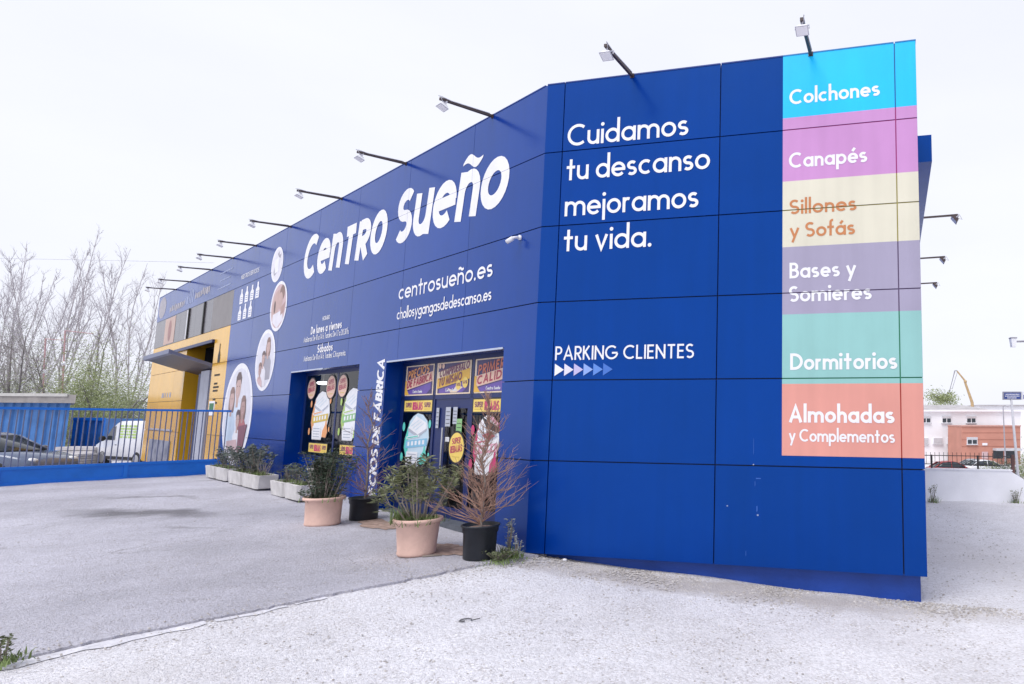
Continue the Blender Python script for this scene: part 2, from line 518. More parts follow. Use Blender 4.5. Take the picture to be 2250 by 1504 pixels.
# loose stones, thickest along the plinth, the broken edge and round the pots
M_stone = mk('loose_stone', (0.62, 0.59, 0.57), 0.9, 0.35, 28.0, c2=(0.24, 0.21, 0.19))
mb = MB()
def stone(x, y, s, dz=0.0):
    z = g1(x, y) + dz
    a = R.uniform(0, 6.28); c_, s_ = math.cos(a), math.sin(a)
    rx, ry, rz = s * R.uniform(.6, 1), s * R.uniform(.5, .9), s * R.uniform(.35, .6)
    base = [(1, 0, .2), (.3, .95, .1), (-.8, .6, .2), (-.8, -.6, .1), (.3, -.95, .2)]
    i = len(mb.v)
    for (p, q_, r) in base:
        X, Y = p * rx, q_ * ry
        mb.v.append((x + X * c_ - Y * s_, y + X * s_ + Y * c_, z + r * rz))
    mb.v.append((x, y, z + rz))
    mb.v.append((x, y, z - .3 * rz))
    for k in range(5):
        mb.f.append((i + k, i + (k + 1) % 5, i + 5)); mb.f.append((i + (k + 1) % 5, i + k, i + 6))
for _ in range(4200):
    t = R.uniform(-0.25, 6.0); d = abs(R.gauss(0, 0.34)) + 0.02 - 0.12
    p = C0 + dB * t + nB * d
    stone(p.x, p.y, R.uniform(.008, .022))
for _ in range(900):
    e = R.choice(edge[25:110]); d = R.gauss(0, .10)
    stone(e[0] + d * dA.x, e[1] + d * dA.y, R.uniform(.005, .013), 0.024 if d > 0 else 0)
for _ in range(700):
    x, y = -3.6 + R.gauss(0, .6), 7.1 + R.gauss(0, .3)
    if (x - CX) * nA.x + (y - CY) * nA.y > 0.05: stone(x, y, R.uniform(.005, .014), 0.024)
for _ in range(2600):
    x, y = R.uniform(-4.5, 3.6), R.uniform(3.6, 7.6)
    stone(x, y, R.uniform(.006, .016))
for _ in range(900):
    x, y = R.uniform(2.0, 5.0), R.uniform(6.5, 15.5)
    stone(x, y, R.uniform(.008, .024))
for _ in range(1500):
    x, y = R.uniform(-11, -3), R.uniform(4.2, 13)
    if (x - CX) * nA.x + (y - CY) * nA.y > 0.2: stone(x, y, R.uniform(.005, .014), 0.024)
tag(mb.build('gravel', M_stone), 'loose pale gravel strewn over the lot and along the plinth', 'gravel', kind='stuff')

# ------------------------------------------------------------------ lettering: a geometric stroke alphabet
XH, ASC, DESC = 0.66, 1.12, -0.32
def arc(cx, cy, rx, ry, a0, a1):
    n = max(4, int(abs(a1 - a0) / 15))
    return [(cx + rx * math.cos(math.radians(a0 + (a1 - a0) * k / n)), cy + ry * math.sin(math.radians(a0 + (a1 - a0) * k / n))) for k in range(n + 1)]
def glyph(c, w, xh=XH):
    h = w / 2; r = (xh - w) / 2; m = xh / 2; S = []; D = []
    acc = None
    T = {'á': ('a', '/'), 'é': ('e', '/'), 'ó': ('o', '/'), 'ñ': ('n', '~'), 'Á': ('A', '/'), 'Ñ': ('N', '~')}
    if c in T: c, acc = T[c]
    a = 0.70 * (xh - w) + 0.06
    ra = min(a / 2, r)
    arch = lambda x0, wd: arc(x0 + wd / 2, xh - h - ra, wd / 2, ra, 180, 0) + [(x0 + wd, 0)]
    def es(W, H0, H1):
        q = (H1 - H0 - w) / 4
        return arc(W / 2, H1 - h - q, W / 2, q, 38, 270) + arc(W / 2, H0 + h + q, W / 2, q, 90, -142)[1:]
    W = 2 * r
    if c == 'a': S = [arc(r, m, r, r, 0, 360), [(2 * r, 0), (2 * r, xh)]]
    elif c == 'b': S = [[(0, 0), (0, ASC)], arc(r, m, r, r, 0, 360)]
    elif c == 'c': S = [arc(r, m, r, r, 50, 310)]; W = 1.7 * r
    elif c == 'd': S = [arc(r, m, r, r, 0, 360), [(2 * r, 0), (2 * r, ASC)]]
    elif c == 'e' and w > .2: S = [arc(r, m, r, r, 4, 312), [(0, m + .02), (2 * r + h * .8, m + .02)]]
    elif c == 'e': S = [arc(r, m, r, r, 0, 320), [(0, m), (2 * r + h * .9, m)]]
    elif c == 'f': S = [[(.1, 0), (.1, ASC - h - .14)] + arc(.24, ASC - h - .14, .14, .14, 180, 80), [(-h - .03, xh - h), (.27 + h * .5, xh - h)]]; W = .25
    elif c == 'g': S = [arc(r, m, r, r, 0, 360), [(2 * r, xh), (2 * r, -.06)] + arc(r, -.06, r, .2, 0, -150)]
    elif c == 'h': S = [[(0, 0), (0, ASC)], arch(0, a)]; W = a
    elif c == 'i': S = [[(0, 0), (0, xh)]]; D = [(0, xh + .22)]; W = 0
    elif c == 'j': S = [[(0, -.27), (0, xh)]]; D = [(0, xh + .22)]; W = 0
    elif c == 'k': S = [[(0, 0), (0, ASC)], [(0, m - .05), (.33, xh)], [(.08, m), (.37, 0)]]; W = .36
    elif c == 'l': S = [[(0, 0), (0, ASC)]]; W = 0
    elif c == 'm': S = [[(0, 0), (0, xh)], arch(0, a), arch(a, a)]; W = 2 * a
    elif c == 'n': S = [[(0, 0), (0, xh)], arch(0, a)]; W = a
    elif c == 'o': S = [arc(r, m, r, r, 0, 360)]
    elif c == 'p': S = [[(0, DESC), (0, xh)], arc(r, m, r, r, 0, 360)]
    elif c == 'q': S = [arc(r, m, r, r, 0, 360), [(2 * r, DESC), (2 * r, xh)]]
    elif c == 'r': S = [[(0, 0), (0, xh)], arc(.17, xh - h - .17, .17, .17, 180, 62)]; W = .22
    elif c == 's': S = [es(.33, 0, xh)]; W = .33
    elif c == 't': S = [[(.10 + h, 0), (.10 + h, .96)], [(-h * .6, xh - h), (.2 + w + h * .6, xh - h)]]; W = .2 + w
    elif c == 'u': S = [[(0, xh), (0, h + ra)] + arc(a / 2, h + ra, a / 2, ra, 180, 360), [(a, 0), (a, xh)]]; W = a
    elif c == 'v': S = [[(0, xh), (.23, h * .4), (.46, xh)]]; W = .46
    elif c == 'x': S = [[(0, 0), (.42, xh)], [(0, xh), (.42, 0)]]; W = .42
    elif c == 'y': S = [[(0, xh), (.25, .03)], [(.49, xh), (.11, DESC)]]; W = .48
    elif c == 'z': S = [[(0, xh - h), (.38, xh - h), (0, h), (.38, h)]]; W = .38
    elif c == 'A': S = [[(0, 0), (.33, 1 - h * .6), (.66, 0)], [(.12, .32), (.54, .32)]]; W = .66
    elif c == 'B': S = [[(0, 0), (0, 1)], [(0, 1 - h), (.2, 1 - h)] + arc(.2, .76 - h / 2, .2, .24 - h / 2, 90, -90) + [(0, .52)], [(.2, .52)] + arc(.22, .26 + h / 2, .23, .26 - h / 2, 90, -90) + [(0, h)]]; W = .45
    elif c == 'C': R_ = .5 - h; S = [arc(R_, .5, R_, R_, 50, 310)]; W = 1.7 * R_
    elif c == 'D': S = [[(0, 0), (0, 1)], [(0, 1 - h), (.18, 1 - h)] + arc(.18, .5, .46, .5 - h, 90, -90) + [(0, h)]]; W = .64
    elif c == 'E': S = [[(0, 0), (0, 1)], [(0, 1 - h), (.42, 1 - h)], [(0, .52), (.38, .52)], [(0, h), (.42, h)]]; W = .4
    elif c == 'F': S = [[(0, 0), (0, 1)], [(0, 1 - h), (.42, 1 - h)], [(0, .5), (.38, .5)]]; W = .38
    elif c == 'G': R_ = .5 - h; S = [arc(R_, .5, R_, R_, 48, 352), [(R_ * 1.05, .46), (2 * R_, .46)]]; W = 2 * R_
    elif c == 'H': S = [[(0, 0), (0, 1)], [(.55, 0), (.55, 1)], [(0, .52), (.55, .52)]]; W = .55
    elif c == 'I': S = [[(0, 0), (0, 1)]]; W = 0
    elif c == 'J': S = [[(.3, 1), (.3, .16 + h)] + arc(.15, .16 + h, .15, .16, 0, -140)]; W = .3
    elif c == 'K': S = [[(0, 0), (0, 1)], [(0, .42), (.42, 1)], [(.12, .56), (.48, 0)]]; W = .47
    elif c == 'L': S = [[(0, 0), (0, 1)], [(0, h), (.4, h)]]; W = .38
    elif c == 'M': S = [[(0, 0), (.1, 1 - h), (.4, .12), (.7, 1 - h), (.8, 0)]]; W = .8
    elif c == 'N': S = [[(0, 0), (0, 1)], [(0, 1 - h), (.58, h)], [(.58, 0), (.58, 1)]]; W = .58
    elif c == 'O': R_ = .5 - h; S = [arc(R_, .5, R_, R_, 0, 360)]; W = 2 * R_
    elif c in 'PR':
        S = [[(0, 0), (0, 1)], [(0, 1 - h), (.2, 1 - h)] + arc(.2, .73 - h / 2, .22, .27 - h / 2, 90, -90) + [(0, .46)]]; W = .42
        if c == 'R': S.append([(.16, .46), (.44, 0)])
    elif c == 'S': S = [es(.46, 0, 1)]; W = .46
    elif c == 'T': S = [[(.27, 0), (.27, 1)], [(0, 1 - h), (.54, 1 - h)]]; W = .54
    elif c == 'U': S = [[(0, 1), (0, .26 + h)] + arc(.26, .26 + h, .26, .26, 180, 360) + [(.52, 1)]]; W = .52
    elif c == 'V': S = [[(0, 1), (.32, h * .4), (.64, 1)]]; W = .64
    elif c == 'X': S = [[(0, 0), (.55, 1)], [(0, 1), (.55, 0)]]; W = .55
    elif c == '0': S = [arc(.24, .5, .24, .5 - h, 0, 360)]; W = .48
    elif c == '1': S = [[(.16, 0), (.16, 1)], [(0, .84), (.16, 1 - h * .5)]]; W = .2
    elif c == '2': S = [arc(.22, .72 - h, .22, .28, 165, -25) + [(0, h), (.46, h)]]; W = .46
    elif c == '3': S = [arc(.2, .74 - h / 2, .2, .26 - h / 2, 150, -90) + arc(.2, .26 + h / 2, .23, .26 - h / 2, 90, -150)[1:]]; W = .42
    elif c == '4': S = [[(.36, 0), (.36, 1), (0, .28), (.5, .28)]]; W = .5
    elif c == '5': S = [[(.4, 1 - h), (.07, 1 - h), (.03, .55)] + arc(.2, .34, .24, .34 - h, 120, -140)]; W = .44
    elif c == '6': S = [arc(.22, .3, .22, .3 - h, 0, 360), [(.02, .4), (.3, 1)]]; W = .44
    elif c == '7': S = [[(0, 1 - h), (.44, 1 - h), (.12, 0)]]; W = .44
    elif c == '8': S = [arc(.2, .74 - h / 2, .19, .26 - h / 2, 0, 360), arc(.2, .26 + h / 2, .22, .26 - h / 2, 0, 360)]; W = .42
    elif c == '%': S = [arc(.12, .76, .12, .17, 0, 360), arc(.52, .24, .12, .17, 0, 360), [(.52, 1), (.12, 0)]]; W = .64
    elif c == '.': D = [(.02, h * 1.2)]; W = .04
    elif c == ':': D = [(.02, h * 1.2), (.02, xh - h)]; W = .04
    elif c == ' ': W = .1
    up = c.isupper()
    if acc == '/':
        cx = W / 2; yb = (1.07 if up else xh + .1); S.append([(cx - .03, yb), (cx + .13, yb + .2)])
    if acc == '~':
        cx = W / 2; yb = (1.15 if up else xh + .2)
        if w > .2: S.append(('tilde', cx, xh + .135))
        else: S.append([(cx - .2 + .04 * k, yb + .055 * math.sin(k / 10 * 2 * math.pi)) for k in range(11)])
    return S, D, W

def ribbon(pts, w):
    """2d quad strip of width w along pts"""
    P = []
    for p in pts:
        p = Vector((p[0], p[1]))
        if not P or (p - P[-1]).length > 1e-4: P.append(p)
    closed = (P[0] - P[-1]).length < 1e-6
    n = len(P); out = []
    for k in range(n):
        a = P[k - 1] if k else (P[-2] if closed else None)
        b = P[k + 1] if k < n - 1 else (P[1] if closed else None)
        d1 = (P[k] - a).normalized() if a is not None else None
        d2 = (b - P[k]).normalized() if b is not None else None
        d1 = d1 or d2; d2 = d2 or d1
        n1, n2 = Vector((-d1.y, d1.x)), Vector((-d2.y, d2.x))
        mm = (n1 + n2)
        mm = mm.normalized() if mm.length > 1e-6 else n1
        sc = min(2.2, 1 / max(.25, mm.dot(n1)))
        out.append((P[k] + mm * w / 2 * sc, P[k] - mm * w / 2 * sc))
    return out

CAPX = {'T': .92, 'R': 1.02, 'O': .70}            # widths of the small capitals in the big name
def text2d(txt, w, width=None, track=0.075, shear=0.0, xh=XH, caps=None, hscale=1.0):
    """returns list of 2d polygons (cap height 1), scaled in x to reach `width` (in cap heights)"""
    items, x = [], 0.0
    for ch in txt:
        S, D, W = glyph(ch, w, xh)
        k = 1.0
        if caps and ch in caps: k = caps[ch]
        items.append((S, D, x, k)); x += W * (1 if k == 1 else CAPX[ch]) + w + track * (0.6 if ch == ' ' else 1)
    tot = x - track
    sx = 1.0
    if width: sx = (width - w) / (tot - w)
    polys = []
    lay = 0
    for gi, (S, D, x0, k) in enumerate(items):
        for st in S:
            if st[0] == 'tilde':
                # thick wave with pointed ends
                tx, ty = (x0 + st[1]) * sx + w / 2 + shear * st[2], st[2]
                up_ = [(-.27 + .054 * k, .015 + .06 * math.sin(k / 10 * 2 * math.pi) + .068 * math.sin(k / 10 * math.pi)) for k in range(11)]
                lo_ = [(-.27 + .054 * k, -.02 + .06 * math.sin(k / 10 * 2 * math.pi) - .068 * math.sin(k / 10 * math.pi)) for k in range(11)]
                for k in range(10):
                    polys.append(([Vector((tx + q[0] * sx * 1.15 + .18 * q[1], ty + q[1])) for q in (up_[k], lo_[k], lo_[k + 1], up_[k + 1])], lay, gi))
                lay += 1
                continue
            pts = [((x0 + p[0] * (1 if k == 1 else CAPX[txt[gi]])) * sx + w / 2 + shear * p[1] * k, p[1] * k) for p in st]
            rb = ribbon(pts, w)
            for a, b in zip(rb[:-1], rb[1:]):
                polys.append(([a[0], a[1], b[1], b[0]], lay, gi))
            lay += 1
        for d in D:
            c = ((x0 + d[0]) * sx + w / 2 + shear * d[1], d[1])
            rr = w * .66
            polys.append(([Vector((c[0] + rr * math.cos(t * math.pi / 5), c[1] + rr * math.sin(t * math.pi / 5))) for t in range(10)], lay, gi))
            lay += 1
    return polys

def lay_polys(name, polys, mapf, m, parent, cuts_u=(), cuts_v=(), gap=0.014, o0=0.003, dl=0.00012):
    """polys in plane coordinates (u,v) with a layer number; strips at the panel joints are left out"""
    ids = sorted({q[2] for q in polys if len(q) > 2})
    if name == 'letter' and len(ids) > 1:
        for i in ids: lay_polys(name, [q for q in polys if q[2] == i], mapf, m, parent, cuts_u, cuts_v, gap, o0, dl)
        return None
    bm = bmesh.new()
    for pts, ly in [q[:2] for q in polys]:
        vv = [bm.verts.new((p[0], p[1], o0 + (ly % 24) * dl)) for p in pts]
        try: bm.faces.new(vv)
        except ValueError: pass
    for axis_i, cuts in ((0, cuts_u), (1, cuts_v)):
        for c in cuts:
            g = gap
            for e in (-g / 2, g / 2):
                no = (1, 0, 0) if axis_i == 0 else (0, 1, 0)
                co_ = (c + e, 0, 0) if axis_i == 0 else (0, c + e, 0)
                geom = bm.verts[:] + bm.edges[:] + bm.faces[:]
                bmesh.ops.bisect_plane(bm, geom=geom, dist=1e-6, plane_co=co_, plane_no=no)
            dead = [f for f in bm.faces if abs(f.calc_center_median()[axis_i] - c) < g / 2 - 1e-5]
            bmesh.ops.delete(bm, geom=dead, context='FACES')
    mb = MB()
    bm.verts.index_update()
    mb.v = [tuple(mapf(*v.co)) for v in bm.verts]
    mb.f = [tuple(v.index for v in f.verts) for f in bm.faces]
    bm.free()
    return mb.build(name, m, parent)
# ------------------------------------------------------------------ the shop
def panel_mat(name, c, rough=0.2, spec=0.5, wav=0.06, tint=(1, 1, 1)):
    m = mk(name, c, rough, 0.05, 1.3, 0, 40, spec=spec)
    t = m.node_tree; N, L = t.nodes, t.links
    b = N['Principled BSDF']
    co = [n for n in N if n.type == 'TEX_COORD'][0]
    b.inputs['Specular Tint'].default_value = (*tint, 1)
    # faint rain streaks, dust and sheet-to-sheet difference
    src = b.inputs['Base Color'].links[0].from_socket
    mp = N.new('ShaderNodeMapping'); mp.inputs['Scale'].default_value = (7, 7, 0.45); L.new(co.outputs['Object'], mp.inputs['Vector'])
    ns = N.new('ShaderNodeTexNoise'); ns.inputs['Scale'].default_value = 1.0; ns.inputs['Detail'].default_value = 7; L.new(mp.outputs['Vector'], ns.inputs['Vector'])
    rs = N.new('ShaderNodeValToRGB'); rs.color_ramp.elements[0].position = .35; rs.color_ramp.elements[1].position = .68
    rs.color_ramp.elements[0].color = (.955, .955, .955, 1); rs.color_ramp.elements[1].color = (1.02, 1.02, 1.02, 1); L.new(ns.outputs['Fac'], rs.inputs['Fac'])
    x1 = N.new('ShaderNodeMix'); x1.data_type = 'RGBA'; x1.blend_type = 'MULTIPLY'; x1.inputs['Factor'].default_value = 1; L.new(src, x1.inputs['A']); L.new(rs.outputs['Color'], x1.inputs['B'])
    oi = N.new('ShaderNodeObjectInfo'); ro = N.new('ShaderNodeMapRange'); ro.inputs['To Min'].default_value = .93; ro.inputs['To Max'].default_value = 1.05; L.new(oi.outputs['Random'], ro.inputs['Value'])
    x2 = N.new('ShaderNodeVectorMath'); x2.operation = 'SCALE'; L.new(x1.outputs['Result'], x2.inputs[0]); L.new(ro.outputs['Result'], x2.inputs['Scale'])
    L.new(x2.outputs['Vector'], b.inputs['Base Color'])
    n1 = N.new('ShaderNodeTexNoise'); n1.inputs['Scale'].default_value = 0.9; n1.inputs['Detail'].default_value = 1
    L.new(co.outputs['Object'], n1.inputs['Vector'])
    b1 = N.new('ShaderNodeBump'); b1.inputs['Strength'].default_value = wav; b1.inputs['Distance'].default_value = 0.05
    L.new(n1.outputs['Fac'], b1.inputs['Height'])
    n2 = N.new('ShaderNodeTexNoise'); n2.inputs['Scale'].default_value = 260; n2.inputs['Detail'].default_value = 2
    L.new(co.outputs['Object'], n2.inputs['Vector'])
    b2 = N.new('ShaderNodeBump'); b2.inputs['Strength'].default_value = 0.08; b2.inputs['Distance'].default_value = 0.002
    L.new(n2.outputs['Fac'], b2.inputs['Height']); L.new(b1.outputs['Normal'], b2.inputs['Normal'])
    L.new(b2.outputs['Normal'], b.inputs['Normal'])
    n3 = N.new('ShaderNodeTexNoise'); n3.inputs['Scale'].default_value = 3.0; n3.inputs['Detail'].default_value = 8
    L.new(co.outputs['Object'], n3.inputs['Vector'])
    mr = N.new('ShaderNodeMapRange'); mr.inputs['To Min'].default_value = rough * 0.85; mr.inputs['To Max'].default_value = rough * 1.2
    L.new(n3.outputs['Fac'], mr.inputs['Value']); L.new(mr.outputs['Result'], b.inputs['Roughness'])
    return m
M_blue = panel_mat('blue_composite_panel', (0.0, 0.030, 0.25), spec=0.8, tint=(0.16, 0.52, 0.9))
M_navy = mk('dark_joint_navy', (0.002, 0.006, 0.05), 0.6, 0.1)
M_plinth = mk('blue_painted_plinth', (0.006, 0.055, 0.34), 0.5, 0.15, 3, 0.2, 30)
M_yel = panel_mat('yellow_panel', (0.78, 0.43, 0.03))
M_greybrown = panel_mat('grey_brown_print', (0.105, 0.095, 0.11))
M_tan = panel_mat('faded_tan_print', (0.17, 0.15, 0.15), 0.35)
M_pinkp = panel_mat('faded_pink_print', (0.50, 0.33, 0.27), 0.35)
M_white = mk('white_vinyl', (0.80, 0.80, 0.84), 0.45, 0.03, 6)
M_fadew = mk('faded_white_print', (0.26, 0.31, 0.50), 0.45, 0.2, 8)
M_cream = mk('faded_cream_print', (0.36, 0.34, 0.38), 0.45, 0.2, 8)
M_orng = mk('orange_brown_vinyl', (0.53, 0.20, 0.07), 0.45, 0.05)
VC = {'cyan': (0.0, 0.50, 0.92), 'pink': (0.56, 0.27, 0.56), 'cream': (0.71, 0.68, 0.55), 'lilac': (0.38, 0.35, 0.48), 'mint': (0.29, 0.56, 0.54), 'coral': (0.68, 0.30, 0.25)}
VM = {k: panel_mat('vinyl_' + k, v, 0.4, 0.4) for k, v in VC.items()}
JC = {'cyan': (0.0, 0.12, 0.35), 'pink': (0.36, 0.02, 0.18), 'cream': (0.34, 0.28, 0.05), 'lilac': (0.10, 0.06, 0.14), 'mint': (0.01, 0.20, 0.09), 'coral': (0.42, 0.03, 0.015)}
JM = {k: mk('vinyl_joint_' + k, v, 0.6, 0.05) for k, v in JC.items()}

shop = thing('shop_building', 'long blue panelled shop with white lettering and a column of coloured signs', 'building', (CX, CY, 0))
ZR = [4.4316, 3.4832, 2.4832, 1.4832, 0.4832, -0.5168, -1.6379]
SB = [0.2554, 2.4008, 4.5197, SE]
SAJ = [1.8699, 4.0058, 6.1501, 8.2731, 10.405, 12.53, 14.58, 16.72, 18.85, 20.98, 23.1, SA]
G_ = 0.0068                                    # half a joint
TH = 0.03
OP = [(0.74, 4.42, 0.945), (5.56, 9.26, 0.965), (16.1, 19.5, 2.2)]      # openings: s0, s1, top
def rects_minus(r, ops):
    out = [r]
    for (a, b, top) in ops:
        nxt = []
        for (s0, s1, z0, z1) in out:
            if b <= s0 or a >= s1 or z0 >= top: nxt.append((s0, s1, z0, z1)); continue
            if s0 < a: nxt.append((s0, a, z0, z1))
            if s1 > b: nxt.append((b, s1, z0, z1))
            if z1 > top: nxt.append((max(s0, a), min(s1, b), top, z1))
        out = nxt
    return [r for r in out if r[1] - r[0] > .01 and r[3] - r[2] > .01]
def fa(s, o, z): return PA(s, z, o)
def fb(s, o, z): return PB(s, z, o)
def panel(rects, fn, m, name='panel'):
    mb = MB()
    e = [R.uniform(-.0012, .0006) for _ in range(4)]
    for (s0, s1, z0, z1) in rects:
        mb.hexa([fn(s0, -TH, z0), fn(s1, -TH, z0), fn(s1, e[0], z0), fn(s0, e[1], z0), fn(s0, -TH, z1), fn(s1, -TH, z1), fn(s1, e[2], z1), fn(s0, e[3], z1)])
    return mb.build(name, m, shop)
ga = 0.004                                    # vertical joints on the long side are tight
for r in range(6):
    zt, zb = ZR[r] - (G_ if r else 0), ZR[r + 1] + (G_ if r < 5 else 0)
    for k in range(len(SAJ) - 1):
        s0, s1 = SAJ[k] + ga, SAJ[k + 1] - ga
        rc = rects_minus((s0, s1, zb, zt), OP)
        if not rc: continue
        yel = s0 > 14.5
        if not yel: m = M_blue
        elif r == 0: m = M_blue
        elif r == 1: m = M_tan if k == 6 else (M_greybrown)
        else: m = M_yel
        panel(rc, fa, m)
    # the panel folded round the corner
    mb = MB()
    for (s0, s1, z0, z1) in rects_minus((0.0, SAJ[0] - ga, zb, zt), OP):
        mb.box(s0, s1, -TH, 0, z0, z1, fa) if s0 > .01 else mb.hexa([PA(s1, z0, 0), PA(0, z0, 0), PA(0, z0, 0) + (nA + nB) * -TH * .55, PA(s1, z0, -TH), PA(s1, z1, 0), PA(0, z1, 0), PA(0, z1, 0) + (nA + nB) * -TH * .55, PA(s1, z1, -TH)])
    b1 = SB[0] - G_
    mb.hexa([PB(0, zb, 0), PB(b1, zb, 0), PB(b1, zb, -TH), PB(0, zb, 0) + (nA + nB) * -TH * .55, PB(0, zt, 0), PB(b1, zt, 0), PB(b1, zt, -TH), PB(0, zt, 0) + (nA + nB) * -TH * .55])
    mb.build('corner_panel', M_blue, shop)
    for k in range(3):
        panel([(SB[k] + G_, SB[k + 1] - (G_ if k < 2 else 0), zb, zt)], fb, M_blue)
    # side wall
    mb = MB(); mb.box(0.035, 22, -TH, 0, zb, zt, lambda s, o, z: PD(s, z, o)); mb.build('side_panel', M_blue, shop)
# structure behind the panels
mb = MB()
for (s0, s1, z0, z1) in rects_minus((0.03, SA - .02, -2.3, 4.40), [(a - .025, b + .025, t_ + .025) for a, b, t_ in OP]):
    mb.box(s0, s1, -0.25, -TH - .004, z0, z1, fa)
mb.box(0.03, SE - .04, -0.11, -TH - .004, -1.63, 4.40, fb)
mb.box(0.14, 22, -0.2, -TH - .004, -1.63, 4.40, lambda s, o, z: PD(s, z, o))
mb.build('wall_backing', M_navy, shop)
mb = MB(); mb.box(-0.05, 4.69, -0.4, -0.12, -2.4, -1.60, fb); mb.box(.125, 22, -.4, -.065, -2.6, -1.60, lambda s, o, z: PD(s, z, o)); mb.build('plinth', M_plinth, shop)
# far end and back walls, roof
P_end = PA(SA, 0); B_end = PA(SA, 0, -13); D_end = PD(22, 0)
M_conc = mk('grey_render', (0.45, 0.44, 0.45), 0.9, 0.1, 3)
mb = MB()
mb.box(-13, -TH - .01, 0, 0.2, -2.3, 4.43, lambda o, s, z: PA(SA - s, z, o))
def z_(p, z): return Vector((p.x, p.y, z))
mb.hexa([z_(B_end, -.7), z_(D_end, -.7), z_(D_end, -.7) + dD * .2, z_(B_end, -.7) + dD * .2, z_(B_end, 6), z_(D_end, 6), z_(D_end, 6) + dD * .2, z_(B_end, 6) + dD * .2])
mb.build('rear_wall', M_conc, shop)
mb = MB(); mb.poly([z_(PA(0.3, 0, -.2), 5.8), z_(PB(SE - .2, 0, -.2), 5.8), z_(D_end, 5.8), z_(B_end, 5.8), z_(PA(SA - .2, 0, -.2), 5.8)]); mb.build('roof', M_conc, shop)
# capping along the parapet
M_cap = mk('dark_blue_capping', (0.004, 0.035, 0.22), 0.45, 0.1)
M_capc = mk('cyan_capping', (0.002, 0.16, 0.42), 0.45, 0.1)
for (a, b, m) in ((SB[0] + G_, SB[1] - G_, M_cap), (SB[1] + G_, 3.19, M_cap), (3.19, SB[2] - G_, M_capc), (SB[2] + G_, SE + .004, M_capc)):
    mb = MB(); mb.box(a, b, -.28, .006, 4.4316, 4.447, fb); mb.build('capping', m, shop)
mb = MB(); mb.box(0, SB[0] - G_, -.28, .006, 4.4316, 4.447, fb); mb.build('capping', M_cap, shop)
for k in range(6):
    a, b = k * SA / 6, (k + 1) * SA / 6 - .01
    mb = MB(); mb.box(a + (.05 if k == 0 else 0), b, -.28, .006, 4.432, 4.448, fa); mb.build('capping', M_cap, shop)

# coloured vinyl column on the end facade
CU, CV = [SB[1], SB[2]], ZR[1:6]
bands = [('cyan', 4.4316, 3.635), ('pink', 3.635, 2.84), ('cream', 2.84, 2.035), ('lilac', 2.035, 1.23), ('mint', 1.23, 0.42), ('coral', 0.42, -0.395)]
for nm, zt, zb in bands:
    q = [([(3.19, zb), (SE - .001, zb), (SE - .001, zt), (3.19, zt)], 0)]
    lay_polys('colour_film', q, lambda u, v, w: PB(u, v, w), VM[nm], shop, CU, CV, gap=2 * G_, o0=0.0022)
    mb = MB()
    mb.box(SB[2] - G_ * 1.5, SB[2] + G_ * 1.5, -.02, -.004, zb, zt, fb)
    for zj in ZR[1:6]:
        if zb < zj < zt: mb.box(3.19, SE - .005, -.0215, -.0055, zj - G_ * 1.5, zj + G_ * 1.5, fb)
    mb.build('joint_film', JM[nm], shop)
# print on the end facade
def mb_map(s0, z0, k): return lambda u, v, w: PB(s0 + u * k, z0 + v * k, w)
def wordB(txt, s0, s1, z, cap, w, m=None, track=.075, **kw):
    po = text2d(txt, w, (s1 - s0) / cap, track, **kw)
    po = [([(s0 + p[0] * cap, z + p[1] * cap) for p in pts], ly, *gi) for pts, ly, *gi in po]
    return lay_polys('letter', po, lambda u, v, o: PB(u, v, o), m or M_white, shop, SB[:3], ZR[1:6], gap=.010, o0=.0045)
wordB('Cuidamos', .325, 1.99, 3.545, .295, .13)
wordB('tu descanso', .325, 2.28, 3.08, .295, .13)
wordB('mejoramos', .33, 2.14, 2.60, .295, .13)
wordB('tu vida.', .33, 1.54, 2.135, .295, .13)
wordB('PARKING CLIENTES', .285, 2.12, .735, .174, .13, track=.09)
wordB('Colchones', 3.27, 4.345, 3.80, .190, .165)
wordB('Canapés', 3.265, 4.19, 3.00, .192, .165)
wordB('Sillones', 3.275, 4.06, 2.43, .178, .155, M_orng)
wordB('y Sofás', 3.275, 4.04, 2.145, .178, .155, M_orng)
wordB('Bases y', 3.275, 4.05, 1.655, .188, .165)
wordB('Somieres', 3.27, 4.22, 1.375, .188, .165)
wordB('Dormitorios', 3.285, 4.49, .58, .192, .17)
wordB('Almohadas', 3.27, 4.45, -.02, .193, .18)
wordB('y Complementos', 3.27, 4.45, -.235, .142, .15)
tri_c = [(0.82, 0.82, 0.85), (0.72, 0.70, 0.84), (0.50, 0.46, 0.72), (0.25, 0.38, 0.76), (0.10, 0.24, 0.66), (0.05, 0.16, 0.55)]
for k in range(6):
    x = .287 + k * .132
    lay_polys('arrow', [([(x, .535), (x + .128, .612), (x, .69)], 0)], lambda u, v, o: PB(u, v, o), mk('arrow_tint', tri_c[k], .45, .02), shop, o0=.0045)
# scuffs in the paint low on the end facade
M_scuff = mk('paint_scuff', (0.03, 0.11, 0.42), .6, .3)
M_chip = mk('paint_chip', (0.30, 0.34, 0.48), .6, .2)
sc = [(2.905, -1.0, .005, .035), (2.92, -.66, .03, .006), (2.88, -.72, .003, .03), (2.86, -.30, .002, .10), (2.78, -1.5, .003, .03)]
for (s, z, a, b) in sc:
    lay_polys('scuff', [([(s - a, z - b), (s + a, z - b * .7), (s + a * .8, z + b), (s - a, z + b * .8)], 0)], lambda u, v, o: PB(u, v, o), M_scuff, shop, o0=.0012)
for (s, z, a) in ((2.555, -.98, .010), (2.915, -1.07, .012), (2.86, -.505, .010)):
    lay_polys('scuff', [([(s + a * math.cos(t), z + a * .8 * math.sin(t)) for t in (0, 1, 2, 3, 4, 5)], 0)], lambda u, v, o: PB(u, v, o), M_chip, shop, o0=.0016)

